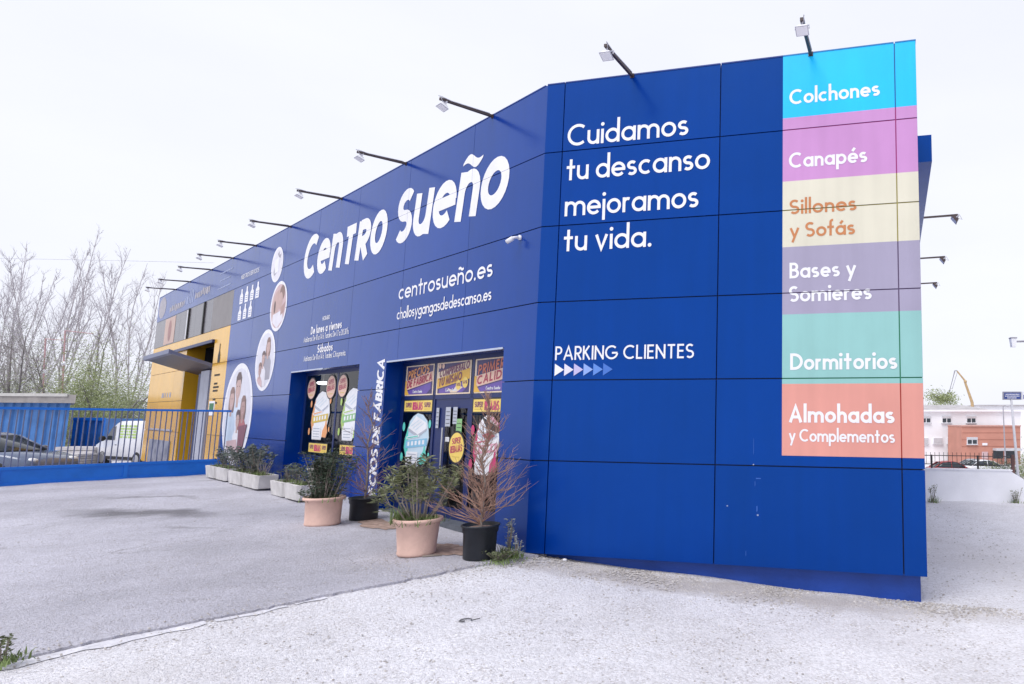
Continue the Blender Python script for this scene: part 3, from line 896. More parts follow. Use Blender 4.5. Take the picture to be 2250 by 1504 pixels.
# print on the long facade (reads from large s to small s)
JA_U = SAJ[:-1]
def wordA(txt, sL, sR, z, cap, w, m=None, track=.075, gap=.008, o0=.0035, zoff=0.0, name='lettering', cuts=True, **kw):
    po = text2d(txt, w, (sL - sR) / cap, track, **kw)
    po = [([(sL - p[0] * cap, z + p[1] * cap) for p in pts], ly, *gi) for pts, ly, *gi in po]
    return lay_polys('letter' if cap > .1 else name, po, lambda u, v, o: PA(u, v, o + zoff), m or M_white, shop, JA_U if cuts else (), ZR[1:6] if cuts else (), gap=gap, o0=o0)
# big heavy name, two words
kc = {'T': .775, 'R': .775, 'O': .80}
wordA('CenTRO', 9.14, 4.86, 2.975, .965, .215, track=.05, shear=.17, xh=.775, caps=kc, gap=.004)
wordA('Sueño', 4.50, .90, 2.985, .945, .215, track=.05, shear=.17, xh=.80, gap=.004)
wordA('centrosueño.es', 4.12, 1.13, 1.985, .275, .135, track=.06)
wordA('chollosygangasdedescanso.es', 4.13, 1.125, 1.645, .185, .135, track=.05)
wordA('HORARIO', 7.62, 7.22, 1.955, .085, .14)
wordA('De lunes a viernes', 8.24, 6.56, 1.715, .165, .19, track=.12)
wordA('Mañanas: De 10 a 14 h. Tardes: De 17 a 20.30 h.', 8.62, 6.17, 1.572, .115, .12, track=.12)
wordA('Sábados', 7.76, 6.93, 1.30, .165, .19, track=.12)
wordA('Mañanas: De 10 a 14 h. Tardes: Cita previa.', 8.52, 6.24, 1.163, .115, .12, track=.12)
wordA('NUESTROS SERVICIOS', 13.99, 12.4, 3.665, .12, .15)
# vertical slogan on the pier between the two shop windows
def slogan():
    cap, L0, L1 = .28, -1.60, 1.00
    po = text2d('PRECIOS DE FÁBRICA', .2, (L1 - L0) / cap, .08, shear=.15)
    po = [([(4.47 + p[1] * cap, L0 + p[0] * cap) for p in pts], ly, *gi) for pts, ly, *gi in po]
    lay_polys('letter', po, lambda u, v, o: PA(u, v, o), M_white, shop, (), ZR[4:6], gap=.008, o0=.0035)
slogan()

def disc(cx, cy, rx, ry, n=40, a0=0):
    return [(cx + rx * math.cos(2 * math.pi * k / n + a0), cy + ry * math.sin(2 * math.pi * k / n + a0)) for k in range(n)]
PCOL = {'wht': (0.80, 0.80, 0.85), 'bg': (0.66, 0.66, 0.74), 'skin': (0.52, 0.36, 0.33), 'skin2': (0.42, 0.27, 0.25), 'hair': (0.13, 0.09, 0.09), 'hair2': (0.24, 0.15, 0.13), 'shirt': (0.55, 0.66, 0.80), 'shirt2': (0.66, 0.74, 0.86),
        'red': (0.42, 0.14, 0.15), 'plum': (0.22, 0.09, 0.12), 'pinkish': (0.58, 0.42, 0.43), 'grey': (0.33, 0.32, 0.38), 'pale': (0.72, 0.70, 0.76)}
PM = {k: mk('print_' + k, v, .5, .06, 5) for k, v in PCOL.items()}
def picture(cs, cz, r, layers, ry=None):
    """a round photograph print; layer shapes are in units of r, x to the right"""
    ry = ry or r
    root = lay_polys('round_picture', [(disc(cs, cz, r, ry, 56), 0)], lambda u, v, o: PA(u, v, o), PM['wht'], shop, JA_U, ZR[1:6], gap=.008, o0=.0035)
    for i, (mt, pts) in enumerate(layers):
        q = []
        for x, y in pts:
            d = math.hypot(x, y)
            if d > .9: x, y = x * .9 / d, y * .9 / d
            q.append((cs - x * r, cz + y * ry))
        mb = MB(); mb.poly([PA(u, v, .0040 + .0004 * i) for u, v in q])
        mb.build('print_shape', PM[mt], root)
def el(mt, cx, cy, rx, ry, n=22): return (mt, disc(cx, cy, rx, ry, n))
def figure(x, y, k, hair, skin, cloth, long_=False):
    """head and shoulders as flat print shapes"""
    out = []
    if long_: out.append(el(hair, x, y - .10 * k, .26 * k, .38 * k))
    out.append((cloth, [(x - .42 * k, y - 1.15 * k), (x - .40 * k, y - .52 * k), (x - .18 * k, y - .32 * k), (x + .18 * k, y - .32 * k), (x + .40 * k, y - .52 * k), (x + .44 * k, y - 1.15 * k)]))
    out.append((skin, [(x - .08 * k, y - .42 * k), (x - .08 * k, y - .1 * k), (x + .08 * k, y - .1 * k), (x + .08 * k, y - .42 * k)]))
    out.append(el(skin, x, y, .19 * k, .26 * k))
    out.append((hair, [(x - .20 * k, y + .05 * k), (x - .2 * k, y + .22 * k), (x - .08 * k, y + .32 * k), (x + .1 * k, y + .32 * k), (x + .21 * k, y + .2 * k), (x + .2 * k, y + .05 * k), (x + .12 * k, y + .16 * k), (x - .1 * k, y + .15 * k)]))
    for sx in (-.075, .075): out.append(el('hair', x + sx * k, y + .02 * k, .025 * k, .013 * k, 8))
    out.append((PMk('pinkish'), [(x - .06 * k, y - .13 * k), (x + .06 * k, y - .13 * k), (x + .03 * k, y - .16 * k), (x - .03 * k, y - .16 * k)]))
    return out
def PMk(k): return k
picture(13.14, .07, 1.29, [el('bg', 0, 0, .9, .9, 40)] + figure(-.05, .52, .95, 'hair', 'skin', 'shirt2') + figure(-.42, .28, .8, 'hair2', 'skin', 'shirt', True) + figure(.42, .12, .72, 'hair2', 'skin2', 'red', True)
        + figure(.14, -.12, .62, 'hair', 'skin', 'wht') + [('plum', [(.25, -.25), (.8, -.2), (.7, -.7), (.3, -.85)]), ('pinkish', [(-.5, -.55), (.2, -.5), (.3, -.72), (-.4, -.8)]), ('pale', [(-.5, -.72), (.1, -.72), (0, -.9), (-.3, -.9)])])
picture(11.21, 1.34, .735, [el('bg', 0, 0, .88, .88, 36)] + figure(.25, .42, .95, 'hair2', 'skin', 'grey', True) + figure(-.15, .05, .8, 'hair', 'skin', 'pale') + figure(-.4, -.3, .75, 'hair2', 'skin2', 'pinkish'))
picture(10.57, 2.575, .595, [el('pinkish', 0, 0, .88, .88, 36), ('skin', [(-.8, .1), (-.4, .6), (.1, .7), (.3, .2), (-.2, -.4), (-.7, -.4)]), ('pale', [(-.6, -.3), (.5, -.2), (.7, -.6), (0, -.88), (-.6, -.6)]), el('hair2', .35, .5, .3, .32), el('skin', .2, .2, .26, .34), el('hair', -.45, .0, .1, .25), ('skin2', [(.3, -.1), (.8, .1), (.7, -.3), (.35, -.4)])])
picture(10.97, 3.63, .43, [el('pale', 0, 0, .86, .86, 36), ('grey', [(.0, .6), (.2, .75), (.3, .5), (.6, .55), (.5, .3), (.2, .4)]), ('wht', [(-.4, .3), (.2, .4), (.3, -.4), (-.3, -.5)]), ('grey', [(-.5, -.4), (-.4, -.1), (-.3, -.5), (.1, -.45), (-.3, -.62)]), ('bg', [(.3, .3), (.45, .3), (.4, -.5), (.3, -.5)])])
# seven little white bottle icons
def bottle(cs, zb, h, w, kind):
    q = [(-w / 2, 0), (w / 2, 0), (w / 2, h * .56), (w * .2, h * .72), (w * .2, h), (-w * .2, h), (-w * .2, h * .72), (-w / 2, h * .56)]
    o = lay_polys('bottle_icon', [([(cs - x, zb + y) for x, y in q], 0)], lambda u, v, o_: PA(u, v, o_), PM['wht'], shop, o0=.0035)
    for k in range(3):
        y = zb + h * (.14 + .13 * k)
        mb = MB(); mb.poly([PA(cs + w * .3, y, .0042), PA(cs - w * .3, y, .0042), PA(cs - w * .3, y + h * .035, .0042), PA(cs + w * .3, y + h * .035, .0042)]); mb.build('icon_mark', M_blue, o)
for k in range(4): bottle(13.78 - k * .47, 2.98, .40 + .02 * (k % 2), .30, k)
for k in range(3): bottle(13.80 - k * .47, 2.54, .38 + .02 * k, .29, k)

# ------------------------------------------------------------------ shop front recesses
M_frame = mk('dark_blue_frame', (0.006, 0.018, 0.11), .4, .1)
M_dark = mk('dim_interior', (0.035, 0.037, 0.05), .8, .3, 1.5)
M_ceil = mk('interior_ceiling', (0.30, 0.31, 0.34), .8, .15, 2)
M_floor = mk('interior_floor', (0.10, 0.08, 0.07), .6, .2, 2)
M_glass = bpy.data.materials.new('shop_glass'); M_glass.use_nodes = True
_t = M_glass.node_tree; _t.nodes.clear()
_o = _t.nodes.new('ShaderNodeOutputMaterial'); _mx = _t.nodes.new('ShaderNodeMixShader'); _tr = _t.nodes.new('ShaderNodeBsdfTransparent'); _gl = _t.nodes.new('ShaderNodeBsdfGlossy'); _fr = _t.nodes.new('ShaderNodeFresnel')
_tr.inputs['Color'].default_value = (0.72, 0.76, 0.8, 1); _gl.inputs['Roughness'].default_value = 0.02; _fr.inputs['IOR'].default_value = 1.4
_t.links.new(_fr.outputs['Fac'], _mx.inputs['Fac']); _t.links.new(_tr.outputs['BSDF'], _mx.inputs[1]); _t.links.new(_gl.outputs['BSDF'], _mx.inputs[2]); _t.links.new(_mx.outputs['Shader'], _o.inputs['Surface'])
DEP = .30
GLB = -1.75
for (s0, s1, top) in OP[:2]:
    # reveals (jambs, soffit) in panel blue
    mb = MB()
    mb.box(s0 - .02, s0, -DEP - .05, -TH, GLB - .4, top, fa)
    mb.box(s1, s1 + .02, -DEP - .05, -TH, GLB - .4, top, fa)
    mb.box(s0 - .02, s1 + .02, -DEP - .05, -TH, top, top + .02, fa)
    mb.build('reveal', M_blue, shop)
    # light metal trim on the lintel edge
    mb = MB(); mb.box(s0 + .02 if s0 < 2 else s0 + 1.8, s1 - .03, -.015, .009, top - .014, top + .012, fa); mb.build('lintel_trim', mk('lintel_aluminium', (.45, .5, .62), .35, .05), shop)
def rectA(s0, s1, z0, z1, o): return [PA(s1, z0, o), PA(s0, z0, o), PA(s0, z1, o), PA(s1, z1, o)]
def frames(bars, o0=-DEP - .05, o1=-DEP + .02):
    for (s0, s1, z0, z1) in bars:
        mb = MB(); mb.box(s0, s1, o0, o1, z0, z1, fa); mb.build('window_frame', M_frame, shop)
# entrance: three transom lights over side lights and a door
frames([(.74, 4.42, .885, .945), (.74, 4.42, .30, .365), (4.30, 4.42, -1.7, .885), (3.19, 3.26, -1.7, .885), (2.0, 2.08, -1.7, .885), (.74, .80, -1.7, .885), (3.26, 4.30, -1.7, -1.30), (.80, 2.0, -1.7, -1.30)])
for (s0, s1, z0, z1) in ((3.26, 4.30, .365, .885), (2.08, 3.19, .365, .885), (.80, 2.0, .365, .885), (3.26, 4.30, -1.30, .30), (.80, 2.0, -1.30, .30)):
    mb = MB(); mb.poly(rectA(s0, s1, z0, z1, -DEP + .016)); mb.build('window_pane', M_glass, shop)
door = None
mb = MB()
for (s0, s1, z0, z1) in ((2.08, 2.17, -1.66, .25), (2.84, 2.93, -1.66, .25), (2.17, 2.84, .15, .25), (2.17, 2.84, -1.66, -1.35), (2.93, 3.19, -1.66, .25)):
    mb.box(s0, s1, -DEP - .04, -DEP + .005, z0, z1, fa)
mb.box(2.08, 3.19, -DEP - .04, -DEP + .005, .25, .30, fa)
door = mb.build('entrance_door', M_frame, shop)
mb = MB(); mb.poly(rectA(2.17, 2.84, -1.35, .15, -DEP + .003)); mb.build('door_pane', M_glass, door)
M_steel = mk('steel', (.55, .56, .58), .3, .05, metal=.8)
mb = MB(); mb.tube([PA(2.80, -.15, -DEP + .06), PA(2.80, -.85, -DEP + .06)], .014, 8); mb.build('door_handle', M_steel, door)
mb = MB(); mb.box(.80, 4.38, -DEP - .1, -.06, -1.80, -1.52, fa); mb.build('threshold', mk('threshold_stone', (.09, .1, .12), .6, .2, 6, .3), shop)
# window bay
frames([(5.56, 9.26, .90, .965), (9.14, 9.26, -1.7, .90), (7.34, 7.42, -.80, .90), (5.56, 5.68, -1.7, .90), (5.68, 9.14, -.86, -.80)])
mb = MB(); mb.box(5.58, 9.24, -DEP - .05, -DEP + .03, -1.75, -.86, fa); mb.build('apron_panel', M_blue, shop)
for (s0, s1) in ((5.68, 7.34), (7.42, 9.14)):
    mb = MB(); mb.poly(rectA(s0, s1, -.80, .90, -DEP + .016)); mb.build('window_pane', M_glass, shop)
# interior room
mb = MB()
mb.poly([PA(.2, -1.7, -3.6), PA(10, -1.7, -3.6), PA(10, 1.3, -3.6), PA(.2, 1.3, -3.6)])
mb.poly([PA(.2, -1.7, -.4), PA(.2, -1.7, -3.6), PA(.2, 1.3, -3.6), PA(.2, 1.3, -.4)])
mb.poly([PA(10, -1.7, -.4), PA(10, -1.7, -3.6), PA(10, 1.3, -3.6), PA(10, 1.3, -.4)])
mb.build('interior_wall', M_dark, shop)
mb = MB(); mb.poly([PA(.2, -1.68, -.3), PA(10, -1.68, -.3), PA(10, -1.68, -3.6), PA(.2, -1.68, -3.6)]); mb.build('interior_floor', M_floor, shop)
mb = MB(); mb.poly([PA(.2, 1.25, -.3), PA(10, 1.25, -.3), PA(10, 1.25, -3.6), PA(.2, 1.25, -3.6)]); mb.build('interior_ceiling', M_ceil, shop)
M_lamp = bpy.data.materials.new('lit_lamp'); M_lamp.use_nodes = True
_b = M_lamp.node_tree.nodes['Principled BSDF']; _b.inputs['Emission Color'].default_value = (1, .98, .95, 1); _b.inputs['Emission Strength'].default_value = 2.5
pl = thing('ceiling_lamp', 'lit round white ceiling lamp behind the window of the blue shop', 'lamp', PA(9.2, .77, -.6))
mb = MB(); mb.lathe([(0, .03), (.11, .02), (.13, -.01), (.10, -.04), (0, -.05)], PA(9.2, .77, -.6), 20); mb.build('lamp_shade', M_lamp, pl, True)
mb = MB(); mb.tube([PA(9.2, .79, -.6), PA(9.2, 1.24, -.6)], .008, 6); mb.build('lamp_rod', M_steel, pl)
# pale partition boards seen through the panes
M_board = mk('pale_board', (.24, .25, .28), .7, .1)
for (s0, s1, z0, z1, o) in ((5.9, 6.9, .55, 1.15, -1.6), (7.0, 7.7, .45, 1.1, -1.7), (3.0, 3.6, -.9, .1, -2.2)):
    mb = MB(); mb.box(s0, s1, o - .04, o, z0, z1, fa); mb.build('partition_board', M_board, shop)
# ------------------------------------------------------------------ stickers and posters on the panes
SC = {'navy': (.06, .045, .15), 'purple': (.15, .09, .38), 'ored': (.62, .18, .10), 'cream': (.84, .68, .50), 'amber': (.78, .46, .06), 'yell': (.85, .62, .14), 'ink': (.20, .05, .12), 'magenta': (.55, .04, .16), 'crimson': (.45, .05, .10), 'blk': (.012, .012, .018), 'wht': (.82, .83, .86), 'pink': (.72, .36, .46),
      'teal': (.12, .62, .52), 'ice': (.55, .70, .80), 'sky': (.24, .52, .72), 'lime': (.42, .60, .14), 'leaf': (.25, .5, .2), 'orange': (.80, .36, .14), 'gry': (.45, .48, .55), 'peach': (.82, .55, .42), 'plum': (.16, .06, .13), 'gold': (.66, .48, .08)}
SM = {k: mk('sticker_' + k, v, .4, .06, 9) for k, v in SC.items()}
PO = -DEP + .024                             # posters and stickers lie on the outside of the glazing
def flat(name, m, pts, layer, parent):
    mb = MB(); mb.poly([PA(s, z, PO + .0012 * layer) for s, z in pts])
    return mb.build(name, m, parent)
def wordP(txt, sL, sR, z, cap, w, m, parent, layer, slope=0.0, track=.12, shear=0):
    po = text2d(txt, w, (sL - sR) / cap, track, shear=shear)
    mb = MB()
    for pts, ly, *gi in po:
        mb.poly([PA(sL - p[0] * cap, z + p[1] * cap + slope * p[0] * cap, PO + .0012 * layer + .00004 * (ly % 24)) for p in pts])
    return mb.build('print_word', m, parent)
def poster(s0, s1, z0, z1, lab):
    t = thing('transom_poster', lab, 'poster', PA((s0 + s1) / 2, z0, PO), group='posters in the transom lights')
    return t
def rc(s0, s1, z0, z1): return [(s1, z0), (s0, z0), (s0, z1), (s1, z1)]
def transom(s0, s1, z0, z1, lab, l1, l2, acc, m1, m2, style):
    t = poster(s0, s1, z0, z1, lab)
    W, H = s1 - s0, z1 - z0
    flat('sheet', SM['cream'], rc(s0, s1, z0, z1), 0, t)
    flat('print_field', SM['navy'], rc(s0 + .035, s1 - .05, z0 + .02, z1 - .02), 1, t)
    P = lambda x, y: (s1 - x * W, z0 + y * H)
    sl = .20
    flat('band', SM[acc], [P(.03, .18), P(.97, .18 + sl * 1.35), P(.97, .50 + sl * 1.35), P(.03, .50)], 2, t)
    flat('print_corner', SM['purple'], [P(.10, .05), P(.78, .05), P(.92, .20), P(.92, .40), P(.10, .16)], 3, t)
    if style == 1: flat('wedge', SM['cream'], [P(.35, .2), P(.45, .05), P(.62, .05), P(.80, .2), P(.62, .28), P(.52, .12)], 4, t)
    else: flat('wedge', SM['amber'], [P(.0, .03), P(.16, .03), P(.05, .25), P(.05, .5), P(0, .5)], 4, t)
    sw = sl * H / W * 1.35
    wordP(l1, s1 - .09 * W, s0 + .16 * W if style != 1 else s0 + .05 * W, z0 + .53 * H, .145 if style != 1 else .12, .2, SM[m1], t, 5, sw, shear=.1)
    wordP(l2, s1 - .07 * W, s0 + .06 * W if style != 1 else s0 + .25 * W, z0 + .24 * H, .13, .2, SM[m2], t, 5, sw, shear=.1)
    wordP('Centro Sueño', s1 - .3 * W, s0 + .36 * W, z0 + .085 * H, .05, .2, SM['wht'], t, 6)
    if style == 1:
        for (x, y, r) in ((.67, .24, .075), (.86, .30, .085)):
            flat('seal', SM['yell'], disc(s1 - x * W, z0 + y * H + .02, r, r, 18), 6, t)
            wordP('50%' if x < .8 else '60%', s1 - x * W + r * .7, s1 - x * W - r * .7, z0 + y * H, .05, .2, SM['ink'], t, 7)
        for x in (.10, .20): flat('seal', SM['peach'], disc(s1 - x * W, z0 + .89 * H, .042, .042, 16), 6, t)
        flat('band', SM['cream'], [P(.03, .49), P(.97, .49 + sl * 1.35), P(.97, .74 + sl * 1.2), P(.03, .70)], 2, t)
transom(3.27, 4.28, .37, .88, 'purple poster reading precios de fabrica in the left transom light', 'PRECIOS', 'DE FABRICA', 'peach', 'orange', 'crimson', 0)
transom(2.09, 3.17, .37, .88, 'yellow banded poster reading compruebalo tu mismo in the middle transom light', 'COMPRUEBALO', 'TU MISMO', 'amber', 'ink', 'ink', 1)
transom(.83, 1.98, .37, .88, 'purple poster reading primera calidad in the right transom light', 'PRIMERA', 'CALIDAD', 'peach', 'ored', 'crimson', 0)
def strip(s0, s1, z0, z1, words, lab):
    t = thing('sale_strip', lab, 'sticker', PA((s0 + s1) / 2, z0, PO), group='yellow sale strips on the shop panes')
    flat('border', SM['blk'], rc(s0 - .03, s1 + .03, z0 - .02, z1 + .02), 0, t)
    flat('sheet', SM['yell'], rc(s0, s1, z0, z1), 1, t)
    W, H = s1 - s0, z1 - z0
    for (tx, a, b, mm, big) in words:
        wordP(tx, s1 - a * W, s1 - b * W, z0 + (.12 if big else .36) * H, H * (.74 if big else .46), .2, SM[mm], t, 2, track=.07)
        if not big: flat('rule', SM['gold'], rc(s1 - b * W, s1 - a * W, z0 + .16 * H, z0 + .24 * H), 2, t)
S3 = [('SUPER', .05, .27, 'ink', 0), ('REBAJAS', .31, .68, 'magenta', 1), ('SUPER', .73, .95, 'ink', 0)]
strip(3.27, 4.26, .108, .285, S3, 'yellow super rebajas strip above the icy blue poster by the entrance')
strip(1.22, 1.97, .095, .277, [('SUPER', .05, .36, 'ink', 0), ('REBAJAS', .42, .95, 'magenta', 1)], 'yellow super rebajas strip above the pink poster')
strip(7.66, 8.70, -.735, -.55, S3, 'yellow super rebajas strip below the orange poster in the left window')
strip(5.98, 6.98, -.725, -.54, S3, 'yellow super rebajas strip below the green poster in the left window')
def oval(cs, cz, rs, rz, lab, mm='yell'):
    t = thing('sale_oval', lab, 'sticker', PA(cs, cz - rz, PO), group='round yellow sale stickers')
    flat('border', SM['blk'], disc(cs, cz, rs + .03, rz + .03, 32), 3, t)
    flat('sheet', SM[mm], disc(cs, cz, rs, rz, 32), 4, t)
    wordP('SUPER', cs + rs * .62, cs - rs * .55, cz + rz * .18, rz * .42, .19, SM['crimson'], t, 5, .12, track=.06)
    wordP('REBAJAS', cs + rs * .80, cs - rs * .80, cz - rz * .42, rz * .48, .19, SM['crimson'], t, 5, .12, track=.06)
    flat('rule', SM['gold'], rc(cs - rs * .5, cs + rs * .5, cz - rz * .66, cz - rz * .6), 5, t)
oval(2.395, -.445, .225, .225, 'yellow oval super rebajas sticker on the entrance door')
oval(8.81, .61, .24, .222, 'leftmost of three round peach sale stickers at the top of the left window', 'peach')
oval(7.70, .62, .24, .23, 'middle of three round peach sale stickers at the top of the left window', 'peach')
oval(7.08, .625, .23, .22, 'right of three round peach sale stickers, beside the window mullion', 'peach')
def product(name, lab, s0, s1, z0, z1, main, tint, word, style):
    """cut-out mattress advert"""
    t = thing('advert_cutout', lab, 'poster', PA((s0 + s1) / 2, z0, PO), group='cut-out product adverts on the panes')
    W, H = s1 - s0, z1 - z0
    P = lambda x, y: (s1 - x * W, z0 + y * H)
    outl = [P(.12, 0), P(.62, 0), P(.66, .06), P(.88, .05), P(.95, .16), P(.90, .30), P(1, .55), P(.96, .72), P(.9, .86), P(.72, .97), P(.5, 1), P(.32, .94), P(.18, .84), P(.12, .70), P(.02, .52), P(0, .34), P(.08, .2)]
    cx, cz = (s0 + s1) / 2, (z0 + z1) / 2
    flat('border', SM['blk'], [(cx + (a - cx) * 1.06, cz + (b - cz) * 1.03) for a, b in outl], 2, t)
    flat('sheet', SM[main], outl, 3, t)
    flat('side_tint', SM[tint], [P(.02, .5), P(.0, .34), P(.1, .18), P(.17, .3), P(.15, .6), P(.2, .84), P(.12, .72)], 4, t)
    flat('side_tint', SM[tint], [P(.66, .06), P(.88, .05), P(.95, .16), P(.9, .3), P(.86, .5), P(.80, .3), P(.68, .18)], 4, t)
    flat('mattress', SM['wht'], [P(.14, .72), P(.45, .95), P(.88, .82), P(.9, .72), P(.55, .60)], 5, t)
    flat('mattress_side', SM['gry'], [P(.14, .72), P(.55, .60), P(.56, .55), P(.14, .66)], 6, t)
    flat('mattress_side', SM['gry'], [P(.56, .55), P(.9, .68), P(.9, .72), P(.55, .60)], 6, t)
    for k in range(3): flat('quilt_line', SM['ice'], [P(.24 + .1 * k, .755 - .035 * k), P(.58 + .1 * k, .88 - .03 * k), P(.58 + .1 * k, .868 - .03 * k), P(.25 + .1 * k, .742 - .035 * k)], 7, t)
    flat('tag_band', SM['wht'], [P(.10, .50), P(.62, .555), P(.62, .60), P(.10, .55)], 7, t)
    flat('tag_rule', SM[tint], [P(.13, .515), P(.58, .563), P(.58, .585), P(.13, .54)], 8, t)
    flat('name_band', SM[word], [P(.08, .33), P(.94, .40), P(.94, .54), P(.08, .47)], 7, t)
    for k in range(5): flat('name_mark', SM['wht'], [P(.16 + .15 * k, .375 + .012 * k), P(.24 + .15 * k, .382 + .012 * k), P(.24 + .15 * k, .46 + .012 * k), P(.16 + .15 * k, .452 + .012 * k)], 8, t)
    flat('price_box', SM['wht'], [P(.13, .02), P(.60, .02), P(.60, .28), P(.13, .27)], 7, t)
    for k in range(4): flat('price_rule', SM['gry'], [P(.19, .05 + .055 * k), P(.54, .05 + .055 * k), P(.54, .07 + .055 * k), P(.19, .07 + .055 * k)], 8, t)
    for (x, y, a) in ((-.06, .74, .05), (1.0, .80, .045), (-.08, .16, .05), (1.02, .22, .035)):
        flat('petal', SM[tint], disc(s1 - x * W, z0 + y * H, a, a * 1.5, 14), 3, t)
    if style == 'pink':
        flat('mattress_side', SM['blk'], [P(.30, .97), P(.95, .80), P(.98, .70), P(.50, .78)], 9, t)
        flat('mattress_side', SM['pink'], [P(.55, .96), P(.96, .80), P(.99, .85), P(.7, .98)], 10, t)
        flat('inset_photo', SM['gry'], [P(.25, .66), P(.60, .74), P(.95, .65), P(.6, .55)], 9, t)
        flat('inset_photo', SM['crimson'], [P(.34, .655), P(.60, .71), P(.86, .65), P(.6, .575)], 10, t)
product('p', 'icy blue and teal mattress advert cutout left of the entrance door', 3.30, 4.17, -.80, .075, 'ice', 'teal', 'sky', 'ice')
product('p', 'white and pink mattress advert cutout right of the entrance door', 1.20, 1.90, -.81, .05, 'wht', 'magenta', 'pink', 'pink')
product('p', 'white and orange mattress advert cutout in the left window', 7.66, 8.68, -.47, .54, 'wht', 'orange', 'gold', 'or')
product('p', 'white and green mattress advert cutout right of the window mullion', 6.05, 7.02, -.45, .57, 'wht', 'lime', 'leaf', 'gr')
# notices behind the door pane
for (s, z, w, h, m, lb) in ((3.06, .0, .09, .32, 'gry', 'narrow strip of pale notices beside the entrance door'), (2.72, .02, .16, .30, 'gry', 'pale paper notices stuck on the left of the door pane'), (2.50, .04, .13, .26, 'gry', 'pale paper notices stuck high in the middle of the door pane'), (2.36, -.16, .17, .30, 'leaf', 'green card hanging in the door pane'), (2.70, -.33, .12, .07, 'wht', 'small white label on the door pane')):
    t = thing('notice', lb, 'notice', PA(s, z - h / 2, PO))
    flat('sheet', SM[m], rc(s - w / 2, s + w / 2, z - h / 2, z + h / 2), 1, t)
    for k in range(4): flat('print_line', SM['blk'], rc(s - w * .38, s + w * .38, z - h * .36 + k * h * .2, z - h * .36 + k * h * .2 + h * .03), 2, t)
# ------------------------------------------------------------------ yellow bay at the far end of the shop
M_ink = mk('black_print', (.02, .018, .015), .5, .1)
(s0, s1, top) = OP[2]
mb = MB()
mb.box(s0 - .02, s0, -.45, -TH, -2.2, top, fa); mb.box(s1, s1 + .02, -.45, -TH, -2.2, top, fa)
mb.box(s0 - .02, s1 + .02, -.45, -TH, top, top + .02, fa)
mb.build('bay_reveal', M_yel, shop)
mb = MB(); mb.box(s0 - .1, s1 + .1, -1.6, -1.5, -2.2, top, fa); mb.box(s0 - .1, s0 - .02, -1.5, -.45, -2.2, top, fa); mb.box(s1 + .02, s1 + .1, -1.5, -.45, -2.2, top, fa); mb.build('bay_back', M_dark, shop)
mb = MB(); mb.box(16.75, 17.75, -.14, -.08, -2.2, 1.35, fa); mb.build('roller_door', mk('grey_roller_door', (.42, .44, .52), .5, .1), shop)
mb = MB(); mb.box(16.12, 16.75, -.2, -.14, -2.2, 1.3, fa); mb.box(17.75, 18.35, -.2, -.14, -2.2, 1.3, fa); mb.build('inner_door', mk('navy_inner_door', (.02, .035, .12), .5, .1), shop)
M_canopy = mk('blue_grey_canopy', (.03, .033, .07), .4, .12)
M_canlip = mk('canopy_lip', (.12, .14, .24), .4, .1)
# the tipped-up door that serves as a canopy
def can(s, o, dz): return PA(s, 1.475 + (o * .33) + dz, o)
mb = MB(); mb.hexa([can(16.2, -1.0, -.05), can(19.75, -1.0, -.05), can(19.75, .9, -.05), can(16.2, .9, -.05), can(16.2, -1.0, 0), can(19.75, -1.0, 0), can(19.75, .9, 0), can(16.2, .9, 0)])
cnp = mb.build('canopy', M_canopy, shop)
mb = MB()
mb.hexa([can(16.14, .86, -.07), can(19.81, .86, -.07), can(19.81, .94, -.07), can(16.14, .94, -.07), can(16.14, .86, .05), can(19.81, .86, .05), can(19.81, .94, .05), can(16.14, .94, .05)])
mb.hexa([can(16.12, -1.0, -.06), can(16.19, -1.0, -.06), can(16.19, .86, -.06), can(16.12, .86, -.06), can(16.12, -1.0, .03), can(16.19, -1.0, .03), can(16.19, .86, .03), can(16.12, .86, .03)])
mb.build('canopy_lip', M_canlip, cnp)
mb = MB(); mb.box(16.1, 22.3, 0.003, .06, 2.11, 2.2, fa); mb.build('header_bar', M_frame, shop)  # dark bar along the head of the bay opening, running on past it
# print on the yellow piers
mb = MB(); mb.poly([PA(s, z, .004) for s, z in ((15.58, 1.50), (15.34, 1.50), (15.34, 1.70), (15.42, 1.84), (15.42, 2.03), (15.50, 2.03), (15.50, 1.84), (15.58, 1.70))]); mb.build('bottle_print', M_ink, shop)
for k, (a, b, z) in enumerate(((15.75, 15.2, 1.12), (15.7, 15.35, .88), (15.75, 15.2, .78), (15.75, 15.3, .68), (15.65, 15.4, .44), (15.75, 15.2, .34))):
    mb = MB()
    x = a
    while x > b: mb.box(x - .05, x, .002, .004, z, z + .055, fa); x -= .075
    mb.build('small_print', M_ink, shop)
mb = MB(); mb.box(15.35, 15.95, .002, .012, .02, .42, fa); o_ = mb.build('small_sign', PM['wht'], shop)
mb = MB(); mb.box(15.42, 15.88, .0125, .016, .14, .36, fa); mb.build('sign_face', mk('green_sign', (.03, .16, .06), .5, .2), o_)
for k, (a, w) in enumerate(((22.6, .35), (22.1, .12), (21.75, .14), (21.4, .25))):
    mb = MB(); mb.box(a - w, a, .002, .004, .62, .78, fa); mb.build('faded_mark', M_cream, shop)
M_tarp = mk('crumpled_tarp', (.10, .11, .16), .5, .5, 3, .8, 6, c2=(.30, .31, .38))
mb = MB(); mb.box(20.4, 23.7, .002, .03, -1.6, -.82, fa); mb.build('tarp_panel', M_tarp, shop)
mb = MB(); mb.box(20.3, 24.2, .002, .02, -.50, -.44, fa); mb.build('shelf_rail', M_cream, shop)
